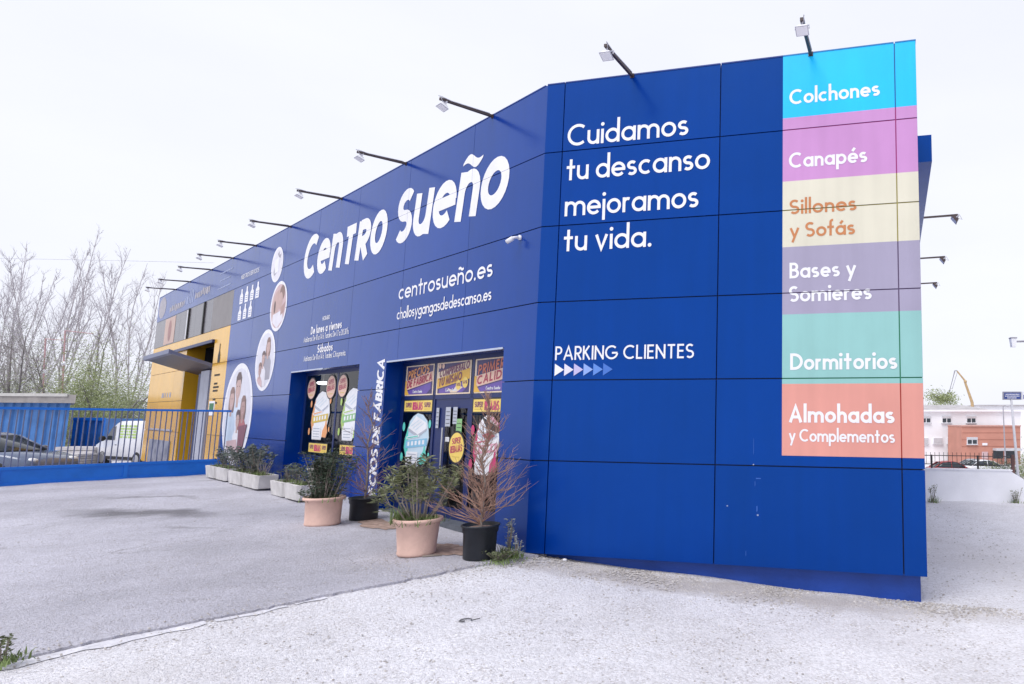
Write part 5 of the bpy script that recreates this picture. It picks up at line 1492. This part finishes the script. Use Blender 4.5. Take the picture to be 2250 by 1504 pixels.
# ---- blue storage hut with a grey roof
M_corr = mk('blue_corrugated_sheet', (.045, .16, .42), .5, .2, 2)
M_eave = mk('grey_roof_edge', (.30, .28, .27), .8, .2, 3)
hr = on_ground(153, 27); top_z = at(100, 886, 27).z
hut = thing('storage_hut', 'blue corrugated storage hut with a flat grey roof behind the gate', 'hut', (hr.x - 6, hr.y, hr.z))
mb = MB()
x = hr.x; zb_ = hr.z - .6
i = 0; prof = []
while x > hr.x - 16:
    prof += [(x, 0), (x - .12, 0), (x - .17, .06), (x - .33, .06)]; x -= .38
for k in range(len(prof) - 1):
    (a, b), (c, d) = prof[k], prof[k + 1]
    mb.poly([(a, hr.y - b, zb_), (c, hr.y - d, zb_), (c, hr.y - d, top_z), (a, hr.y - b, top_z)])
mb.build('corrugated_front', M_corr, hut)
def hx(x, y, z): return (x - 1.12 * (y - hr.y), y, z)
mb = MB(); mb.box(hr.x - 16, hr.x - .01, hr.y + .02, hr.y + 4, zb_, top_z, hx); mb.build('hut_body', M_corr, hut)
mb = MB(); mb.box(hr.x - 16.2, hr.x + .2, hr.y - .35, hr.y + 4.3, top_z, at(100, 868, 27).z, hx); mb.build('roof', M_eave, hut)
mb = MB(); mb.box(hr.x - 16.25, hr.x + .25, hr.y - .40, hr.y - .352, at(100, 872, 27).z, at(100, 867, 27).z + .03); mb.build('roof_edge', mk('pale_roof_edge', (.5, .49, .47), .7, .1), hut)
# ---- skip and stacked slabs between the hut and the van
a = on_ground(168, 31); b = on_ground(232, 31)
sk = thing('waste_skip', 'blue waste skip standing behind the van', 'skip', (a.x, a.y, a.z))
zt_ = at(200, 920, 31).z
mb = MB(); mb.hexa([(a.x, a.y, a.z), (b.x, a.y, a.z), (b.x, a.y + 2, a.z), (a.x, a.y + 2, a.z), (a.x, a.y + .05, zt_), (b.x, a.y + .05, zt_), (b.x, a.y + 1.95, zt_), (a.x, a.y + 1.95, zt_)]); mb.build('skip_body', M_corr, sk)
mb = MB(); mb.box(a.x - .06, b.x + .06, a.y - .05, a.y + .03, zt_ - .1, zt_ + .04); mb.build('skip_rim', M_gate, sk)
for k in range(5):
    x = a.x + (b.x - a.x) * k / 4
    mb = MB(); mb.hexa([(x - .05, a.y - .02, a.z), (x + .05, a.y - .02, a.z), (x + .05, a.y, a.z), (x - .05, a.y, a.z), (x - .05, a.y - .03, zt_ - .1), (x + .05, a.y - .03, zt_ - .1), (x + .05, a.y + .04, zt_ - .1), (x - .05, a.y + .04, zt_ - .1)]); mb.build('skip_rib', M_gate, sk)
for k, (px, w, h, lb) in enumerate(((172, 1.6, .75, 'pale stacked slabs left of the van front'), (150, 1.2, .5, 'low pale slabs behind the dark saloon'))):
    p = on_ground(px, 25.5 - k * .8)
    st = thing('slab_stack', lb, 'slabs', p)
    for q in range(5):
        mb = MB(); dx = R.uniform(-.05, .05); mb.box(p.x - w / 2 + dx, p.x + w / 2 + dx, p.y, p.y + .8, p.z + h * q / 5, p.z + h * (q + .86) / 5); mb.build('slab', M_kerb, st)

# ---- trees
M_bark = mk('grey_bark', (.44, .41, .43), .9, .25, 3)
M_bark2 = mk('dark_bark', (.19, .17, .17), .9, .25, 3)
M_twig = mk('grey_twig', (.43, .41, .44), .9, .2, 1)
M_twig2 = mk('brown_twig', (.28, .25, .255), .9, .2, 1)
def bare_tree(loc, H, label, seed, nst=4, spread=.22, upright=.75, lv=(7, 7, 5), thick=1.0, barks=(None, None), lowf=.2):
    rr = random.Random(seed)
    t = thing('bare_tree', label, 'tree', loc, group='bare winter trees beyond the lot')
    a_, b_ = MB(), MB()
    def limb(p, d, L, r, n, mbx, sides, bend=.12, upb=.25):
        pts = [Vector(p)]; dd = Vector(d).normalized()
        for k in range(n):
            dd = (dd + Vector((rr.gauss(0, bend), rr.gauss(0, bend), rr.gauss(0, bend) + upb * .22))).normalized()
            pts.append(pts[-1] + dd * L / n)
        mbx.tube(pts, [r * (1 - .85 * k / n) for k in range(n + 1)], sides, False)
        return pts
    def sub(pts, f):
        k = f * (len(pts) - 1); i = min(len(pts) - 2, int(k)); return pts[i].lerp(pts[i + 1], k - i), (pts[i + 1] - pts[i]).normalized()
    def away(d, ang):
        v = d.cross(Vector((rr.uniform(-1, 1), rr.uniform(-1, 1), rr.uniform(-1, 1))))
        v = v.normalized() if v.length > 1e-5 else Vector((1, 0, 0))
        return (d * math.cos(ang) + v * math.sin(ang)).normalized()
    stems = []
    for k in range(nst):
        an = 6.28 * k / nst + rr.uniform(-.4, .4); sp = spread * rr.uniform(.4, 1.2)
        stems.append(limb(Vector(loc) + Vector((math.cos(an), math.sin(an), 0)) * .12 * H / 12, (math.cos(an) * sp, math.sin(an) * sp, 1), H * rr.uniform(.75, 1), .014 * H * thick * (1.2 / math.sqrt(nst)), 8, a_, 7, .06))
    for st in stems:
        for q in range(lv[0]):
            f = lowf + (.95 - lowf) * (q + rr.random()) / lv[0]
            p, d = sub(st, f)
            L1 = H * .36 * (1.15 - f) * rr.uniform(.7, 1.2)
            b1 = limb(p, away(d, rr.uniform(.35, .95) * (1.25 - upright * .5)), L1, .0048 * H * thick * (1.2 - f), 5, a_, 5, .12, upright)
            for q2 in range(lv[1]):
                p2, d2 = sub(b1, .15 + .85 * rr.random())
                L2 = L1 * .5 * rr.uniform(.5, 1.1)
                b2 = limb(p2, away(d2, rr.uniform(.4, 1.0)), L2, .0019 * H * thick, 3, b_, 3, .16, upright)
                for q3 in range(lv[2]):
                    p3, d3 = sub(b2, .1 + .9 * rr.random())
                    limb(p3, away(d3, rr.uniform(.4, 1.0)), L2 * .55 * rr.uniform(.4, 1.1), .0010 * H * thick, 2, b_, 3, .18, upright)
    a_.build('trunk', barks[0] or M_bark, t); b_.build('crown', barks[1] or M_twig, t)
    return t
def tree_at(px, Y, ytop, *a, **k):
    p = on_ground(px, Y); H = at(px, ytop, Y).z - p.z; p.z -= .2
    return bare_tree(p, H + .2, *a, **k)
UP = dict(upright=1.5, thick=.62, lowf=.28)
tree_at(128, 46, 505, 'tallest bare tree, its upright stems above the blue hut roof', 21, nst=5, spread=.13, lv=(9, 6, 4), **UP)
tree_at(268, 44, 560, 'slim bare tree between the hut and the yellow bay', 5, nst=5, spread=.11, lv=(8, 6, 4), **UP)
tree_at(62, 52, 535, 'bare tree left of the tallest, with fine upright twigs', 9, nst=4, spread=.15, lv=(8, 6, 4), **UP)
tree_at(0, 48, 570, 'bare tree cut by the left edge of the picture', 13, nst=4, spread=.16, lv=(8, 6, 4), **UP)
tree_at(36, 36, 690, 'small dark crooked bare tree over the hut', 31, nst=2, spread=.35, upright=.5, lv=(7, 8, 5), thick=.9, barks=(M_bark2, M_twig2), lowf=.35)
tree_at(165, 38, 680, 'leaning bare tree with a long branch to the right, beside the green willow', 44, nst=3, spread=.5, upright=.4, lv=(7, 7, 5), thick=.8, barks=(M_bark2, M_twig2), lowf=.3)
def leafy(loc, rx, ry, rz, n, L, m, label, name='leafy_tree', cat='tree', trunk_h=None, seed=1, bark=None, group=None):
    rr = random.Random(seed)
    t = thing(name, label, cat, loc, group=group)
    a_, b_ = MB(), MB()
    c = Vector(loc) + Vector((0, 0, (trunk_h or 0) + rz))
    cl = [(c + Vector((rr.gauss(0, .45) * rx, rr.gauss(0, .45) * ry, rr.gauss(0, .42) * rz)), rr.uniform(.18, .42)) for _ in range(26)]
    for q, _ in cl[:14]:
        a_.tube([Vector(loc), Vector(loc).lerp(q, .5) + Vector((0, 0, .1 * rz)), q], [.05 * rz, .025 * rz, .006], 5, False)
    for _ in range(n):
        q, s = rr.choice(cl)
        p = q + Vector((rr.gauss(0, s) * rx, rr.gauss(0, s) * ry, rr.gauss(0, s) * rz))
        if p.z < loc[2]: p.z = loc[2] + rr.random() * .3
        b = rr.uniform(0, 6.28)
        b_.leaf(p, (math.cos(b), math.sin(b), rr.uniform(-.9, .3)), L * rr.uniform(.6, 1.3), L * .4)
    a_.build('trunk', bark or M_bark2, t); b_.build('crown', m, t)
M_willow = mk('fresh_willow_green', (.27, .31, .14), .7, .35, .8)
M_haze = mk('grey_green_scrub', (.26, .27, .22), .8, .35, .6)
p = on_ground(232, 36); leafy(p, 2.6, 2.0, 2.5, 24000, .10, M_willow, 'rounded fresh green willow beyond the van', 'willow', seed=2, trunk_h=.4)
p = on_ground(165, 40); leafy(p, 2.0, 2.0, 2.2, 13000, .10, M_willow, 'second fresh green willow behind the hut corner', 'willow', seed=3, trunk_h=.2)
p = on_ground(20, 42); leafy(p, 3.2, 2.2, 3.2, 14000, .10, M_haze, 'grey-green scrub tree rising over the left of the hut', 'scrub_tree', seed=4, trunk_h=.8)
p = on_ground(95, 46); leafy(p, 2.4, 2.0, 2.8, 9000, .10, M_haze, 'grey-green scrub tree over the middle of the hut', 'scrub_tree', seed=6, trunk_h=.6)
p = on_ground(320, 46); leafy(p, 2.6, 2.2, 2.3, 9000, .10, M_haze, 'grey-green scrub tree beside the yellow bay', 'scrub_tree', seed=8, trunk_h=.3)
# hedge-like scrub closing the far left view
mb = MB(); rr = random.Random(12)
for _ in range(16000):
    px = rr.uniform(-160, 420); Y = rr.uniform(58, 64); q = on_ground(px, Y)
    z = abs(rr.gauss(0, 1.5)) + .1
    b = rr.uniform(0, 6.28); mb.leaf(q + Vector((0, 0, z)), (math.cos(b), math.sin(b), rr.uniform(-.6, .6)), rr.uniform(.2, .45), .16)
tag(mb.build('distant_scrub', M_haze), 'dull scrub closing the view far behind the gate', 'scrub', kind='stuff')
# ---- two red lamp posts behind the hut and the overhead cable
M_redpole = mk('faded_red_paint', (.46, .27, .28), .6, .15)
for (px, ytop, xe, ye, lb) in ((143, 727, 205, 734, 'taller faded red lamp post with its arm to the right'), (100, 745, 138, 748, 'shorter faded red lamp post above the hut roof')):
    t = thing('lamp_post', lb, 'lamp post', on_ground(px, 40), group='faded red lamp posts')
    mb = MB(); b0_ = on_ground(px, 40); mb.tube([b0_, at(px, ytop, 40)], [.05, .035], 8); mb.build('pole', M_redpole, t)
    mb = MB(); mb.tube([at(px, ytop, 40), at(xe, ye, 40)], .026, 6); mb.build('arm', M_redpole, t)
    mb = MB(); mb.ell(at(px - 3, ytop + 72, 39.8), (.13, .13, .13), 10, 6); mb.build('globe', PM['wht'], t, True)
mb = MB(); mb.tube([at(-60, 567, 48), at(100, 570, 48.5), at(250, 573, 49), at(470, 578, 50)], .018, 5)
tag(mb.build('overhead_cable', M_cable), 'thin cable strung across the sky behind the bare trees', 'cable')

# ------------------------------------------------------------------ right-hand background
M_wallw = mk('white_rendered_wall', (.86, .86, .89), .85, .05, 2, .2, 30)
wl0, wl1 = WALL_P - WALL_D * 3.0, WALL_P + WALL_D * 2.15
wt = at(2140, 1034, 16.62).z
lw = thing('low_wall', 'low white rendered wall at the back of the lot', 'wall', (WALL_P.x, WALL_P.y, g1(WALL_P.x, WALL_P.y)))
WN = Vector((WALL_D.y, -WALL_D.x, 0))
def wp(u, o, z): q = WALL_P + WALL_D * u - WN * o; q.z = z; return q
mb = MB(); mb.box(-3, 2.15, 0, .22, -2.2 + EYE - 1, wt, lambda u, o, z: wp(u, o, z)); mb.build('wall_body', M_wallw, lw)
mb = MB(); mb.box(-3.02, 2.17, -.02, .24, wt, wt + .03, lambda u, o, z: wp(u, o, z)); mb.build('wall_coping', M_wallw, lw)
mb = MB(); mb.hexa([wp(2.15, 0, -1.6), wp(4.2, 0, -1.6), wp(4.2, .22, -1.6), wp(2.15, .22, -1.6), wp(2.15, 0, wt - .02), wp(4.2, 0, wt - 1.3), wp(4.2, .22, wt - 1.3), wp(2.15, .22, wt - .02)]); mb.build('sloping_end', M_wallw, lw)
M_iron = mk('dark_iron', (.035, .03, .03), .5, .2)
fe = thing('iron_railing', 'thin dark iron railing with spikes on the low white wall', 'railing', (WALL_P.x, WALL_P.y, wt + .03))
for z in (.13, .36): 
    mb = MB(); mb.box(-3, 2.1, .10, .12, wt + z, wt + z + .02, lambda u, o, z_2: wp(u, o, z_2)); mb.build('rail', M_iron, fe)
for u in (-2.3, -1.1, .1, 1.3):
    mb = MB(); mb.box(u, u + .045, .09, .135, wt + .03, wt + .39, lambda a1, o, z_2: wp(a1, o, z_2)); mb.build('post', M_iron, fe)
u = -2.9
while u < 2.1:
    mb = MB(); mb.box(u, u + .012, .104, .116, wt + .13, wt + .46, lambda a1, o, z_2: wp(a1, o, z_2)); mb.build('bar', M_iron, fe); u += .115
mb = MB(); q = wp(2.2, .11, 0); mb.box(2.17, 2.25, .06, .14, wt - .75, wt + .42, lambda a1, o, z_2: wp(a1, o, z_2)); mb.build('end_post', mk('rusty_iron', (.10, .05, .045), .7, .3), fe)
for (px, h, lb) in ((2049, .55, 'weed growing against the low white wall near the blue shop'), (2232, .40, 'weed at the foot of the low white wall near the right edge')):
    q = at(px, 1103, 16.4); q.z = g1(q.x, q.y); weed(q, h, .16, 7, lb, M_weed, 60, 18)
# white two-storey block
M_wbld = mk('white_block_wall', (.86, .86, .89), .85, .05, .5)
M_droof = mk('grey_sheet_roof', (.42, .40, .41), .7, .2, 1)
M_brick = mk('terracotta_block_wall', (.52, .24, .18), .85, .1, .6)
M_shut = mk('pale_shutter', (.55, .55, .58), .7, .06)
def face(Y):          # a plane facing the camera at distance Y
    return lambda px, py, o=0: at(px, py, Y) + Vector((0, -o, 0))
wb = thing('white_block', 'white two-storey block with a grey roof beyond the low wall', 'building', on_ground(2140, 76))
F = face(76)
def slab(F, x0, x1, y0, y1, o0, o1, name, m, parent):
    mb = MB(); p = [F(x0, y1), F(x1, y1), F(x1, y0), F(x0, y0)]
    mb.hexa([v + Vector((0, -o1, 0)) for v in p] + [v + Vector((0, -o0, 0)) for v in p]); return mb.build(name, m, parent)
slab(F, 1960, 2243, 905, 1040, -8, 0, 'wall', M_wbld, wb)
slab(F, 1955, 2246, 901, 905, -8, .4, 'cornice', M_wbld, wb)
mb = MB(); a = [F(1955, 901, .4), F(2172, 901, .4), F(2152, 888, -6), F(1955, 888, -6)]; mb.poly(a); mb.poly([F(2172, 901, .4), F(2172, 901, -12), F(2152, 888, -6)]); mb.build('roof', M_droof, wb)
def win(F, x0, x1, y0, y1, parent, shut=False):
    w = slab(F, x0, x1, y0, y1, 0, .12, 'window', M_wbld, parent)
    if shut:
        slab(F, x0 + 1, x1 - 1, y0 + 1, y1 - 1, .12, .15, 'shutter', M_shut, w)
    else:
        slab(F, x0, x1, y0, y0 + 4, .12, .2, 'shutter_box', M_shut, w)
        m_ = (x0 + x1) / 2
        slab(F, x0 + 1.5, m_ - 1, y0 + 6, y1 - 1.5, .12, .16, 'pane', M_cglass, w); slab(F, m_ + 1, x1 - 1.5, y0 + 6, y1 - 1.5, .12, .16, 'pane', M_cglass, w)
    slab(F, x0 - 1, x1 + 1, y1, y1 + 1.2, .0, .25, 'sill', M_shut, w)
for x in (2024, 2069, 2123): win(F, x, x + 21, 914, 930, wb)
for x in (2019, 2050, 2081): win(F, x, x + 21, 962, 976, wb, True)
slab(F, 2088, 2094, 978, 984, .0, .3, 'wall_unit', M_shut, wb); slab(F, 2095, 2102, 985, 1004, .0, .1, 'door_leaf', M_shut, wb)
rb = thing('terracotta_block', 'flat terracotta coloured block in front of the white building', 'building', on_ground(2180, 70))
F = face(70)
slab(F, 2113, 2242, 937, 1040, -5, 0, 'wall', M_brick, rb)
slab(F, 2112, 2243, 935, 937.5, -5, .15, 'parapet', mk('parapet_trim', (.55, .32, .27), .8, .1), rb)
for y in (951, 966, 981):
    slab(F, 2113.2, 2241.8, y, y + .6, .0, .03, 'course_line', mk('course_line', (.36, .15, .11), .8, .1), rb)
win(F, 2124, 2147, 961, 977, rb)
slab(F, 2181, 2236, 985, 990, 0, 1.2, 'awning', M_shut, rb)
for (a, b) in ((2182, 2204), (2209, 2234)): slab(F, a, b, 990, 1008, 0, .05, 'shop_window', M_cglass, rb)
slab(F, 2158, 2169, 974, 979, 0, .1, 'wall_sign', PM['wht'], rb); slab(F, 2157, 2170, 993, 1008, 0, .1, 'wall_sign', PM['pinkish'], rb)
# farther roofs
fr_ = thing('far_roof', 'pale far building behind the white block, with a low roof', 'building', on_ground(2210, 110))
F = face(110); slab(F, 2150, 2262, 893, 1000, -6, 0, 'wall', M_wbld, fr_); slab(F, 2148, 2264, 890, 893, -6.5, .5, 'roof', M_droof, fr_)
# vehicles and greenery on the lower street
p = on_ground(2090, 52); sedan(p, math.radians(2), M_redp, 'red car on the street behind the railing')
p = on_ground(2128, 55); sedan(p, math.radians(178), M_silver, 'grey car on the street right of the red one')
p = on_ground(2166, 54); sedan(p, math.radians(5), M_vanw, 'white car on the street before the terracotta block')
p = on_ground(2212, 50); leafy(p + Vector((0, 0, -.2)), 1.5, .7, .85, 2600, .14, M_bush, 'dull green hedge bush before the terracotta block', 'hedge_bush', 'bush', seed=15)
p = on_ground(2176, 53); leafy(p, 1.2, .6, .6, 1200, .14, M_willow, 'yellowish low bush before the terracotta block', 'hedge_bush', 'bush', seed=16)
p = on_ground(2252, 44); leafy(p, .7, .6, 1.5, 1500, .12, M_willow, 'light green bush cut by the right edge of the picture', 'hedge_bush', 'bush', seed=18)
p = on_ground(2072, 92); leafy(p, 2.3, 2.0, 1.15, 1500, .34, M_willow, 'light green tree showing over the roof of the white block', seed=19, trunk_h=at(2070, 893, 92).z - p.z, bark=M_bark)
# concrete pump boom
M_boom = mk('dull_yellow_boom', (.48, .33, .17), .5, .15)
M_boomg = mk('grey_boom', (.33, .32, .36), .5, .15)
cr = thing('pump_boom', 'folded yellow and grey crane boom rising behind the white block', 'crane', on_ground(2140, 105))
q = lambda x, y: at(x, y, 105)
mb = MB(); mb.tube([q(2140, 960), q(2136, 885), q(2121, 842)], [.34, .26, .20], 6); mb.build('lower_boom', M_boom, cr)
mb = MB(); mb.tube([q(2121, 838), q(2103, 816)], [.17, .12], 6); mb.build('middle_boom', M_boom, cr)
mb = MB(); mb.tube([q(2103, 815), q(2098, 815), q(2086, 862), q(2080, 900)], [.12, .12, .09, .07], 6); mb.build('upper_boom', M_boomg, cr)
mb = MB(); mb.tube([q(2104, 817), q(2092, 856)], .05, 5); mb.build('hose', M_boomg, cr)
mb = MB(); mb.ell(q(2121, 839), (.3, .3, .3), 8, 5); mb.build('joint', M_boom, cr)
# street sign on a pole
M_signb = mk('dark_blue_sign', (.03, .06, .25), .4, .1)
M_pole = mk('galvanised_pole', (.50, .50, .54), .5, .1)
sg = thing('street_sign', 'dark blue sign board on a tall grey pole at the right edge', 'sign', on_ground(2238, 28))
mb = MB(); mb.tube([on_ground(2238, 28) + Vector((0, 0, -.3)), at(2222, 878, 28)], [.07, .05], 10); mb.build('pole', M_pole, sg, True)
F = face(28)
bd = slab(F, 2203, 2244, 861, 879, -.03, .03, 'board', mk('sign_frame', (.25, .25, .3), .4, .1), sg)
slab(F, 2206, 2242, 863.5, 877, .031, .034, 'board_face', M_signb, bd)
for y, a, b in ((866, 2209, 2239), (870, 2208, 2240), (874, 2213, 2233)):
    x = a
    while x < b: slab(F, x, min(b, x + 2.4), y, y + 1.9, .035, .037, 'sign_mark', PM['wht'], bd); x += 3.2
bd2 = slab(F, 2246, 2280, 861, 879, -.03, .03, 'board', PM['wht'], sg); slab(F, 2248, 2278, 868, 877, .031, .034, 'board_face', M_signb, bd2)
# lamp standard on the far street
lp = thing('street_lamp', 'thin grey street lamp before the pale far wall', 'street lamp', on_ground(2205, 68))
mb = MB(); mb.tube([on_ground(2205, 68), at(2204, 893, 68)], [.09, .06], 8); mb.tube([at(2204, 893, 68), at(2214, 892, 68)], .05, 6); mb.build('pole', M_boomg, lp)
mb = MB(); mb.ell(at(2215, 892.5, 68), (.35, .15, .08), 10, 5); mb.build('lamp_head', M_pole, lp, True)
# lamp reaching in from the right edge
ln = thing('pole_light', 'grey box light on an arm reaching in at the right edge', 'lamp', on_ground(2330, 22))
mb = MB(); mb.tube([on_ground(2330, 22), at(2330, 740, 22)], [.08, .06], 10); mb.build('pole', M_pole, ln, True)
mb = MB(); mb.tube([at(2330, 748, 22), at(2231, 751, 22)], .035, 8); mb.build('arm', M_boomg, ln)
mb = MB(); c = at(2226, 753, 22); mb.hexa([c + Vector(v) for v in ((-.07, -.08, -.17), (.07, -.08, -.17), (.07, .08, -.17), (-.07, .08, -.17), (-.10, -.1, .14), (.10, -.1, .14), (.10, .1, .14), (-.10, .1, .14))]); mb.build('lamp_head', M_head, ln)
mb = MB(); mb.box(c.x - .11, c.x + .11, c.y - .11, c.y + .11, c.z + .14, c.z + .18); mb.build('lamp_cap', M_boomg, ln)
# masses of blades and leaves count as stuff within their plant
for o in bpy.data.objects:
    if o.type == 'MESH' and o.parent is not None and o.name.split('.')[0] in ('grass', 'foliage', 'stems', 'dead_branches'):
        o['kind'] = 'stuff'
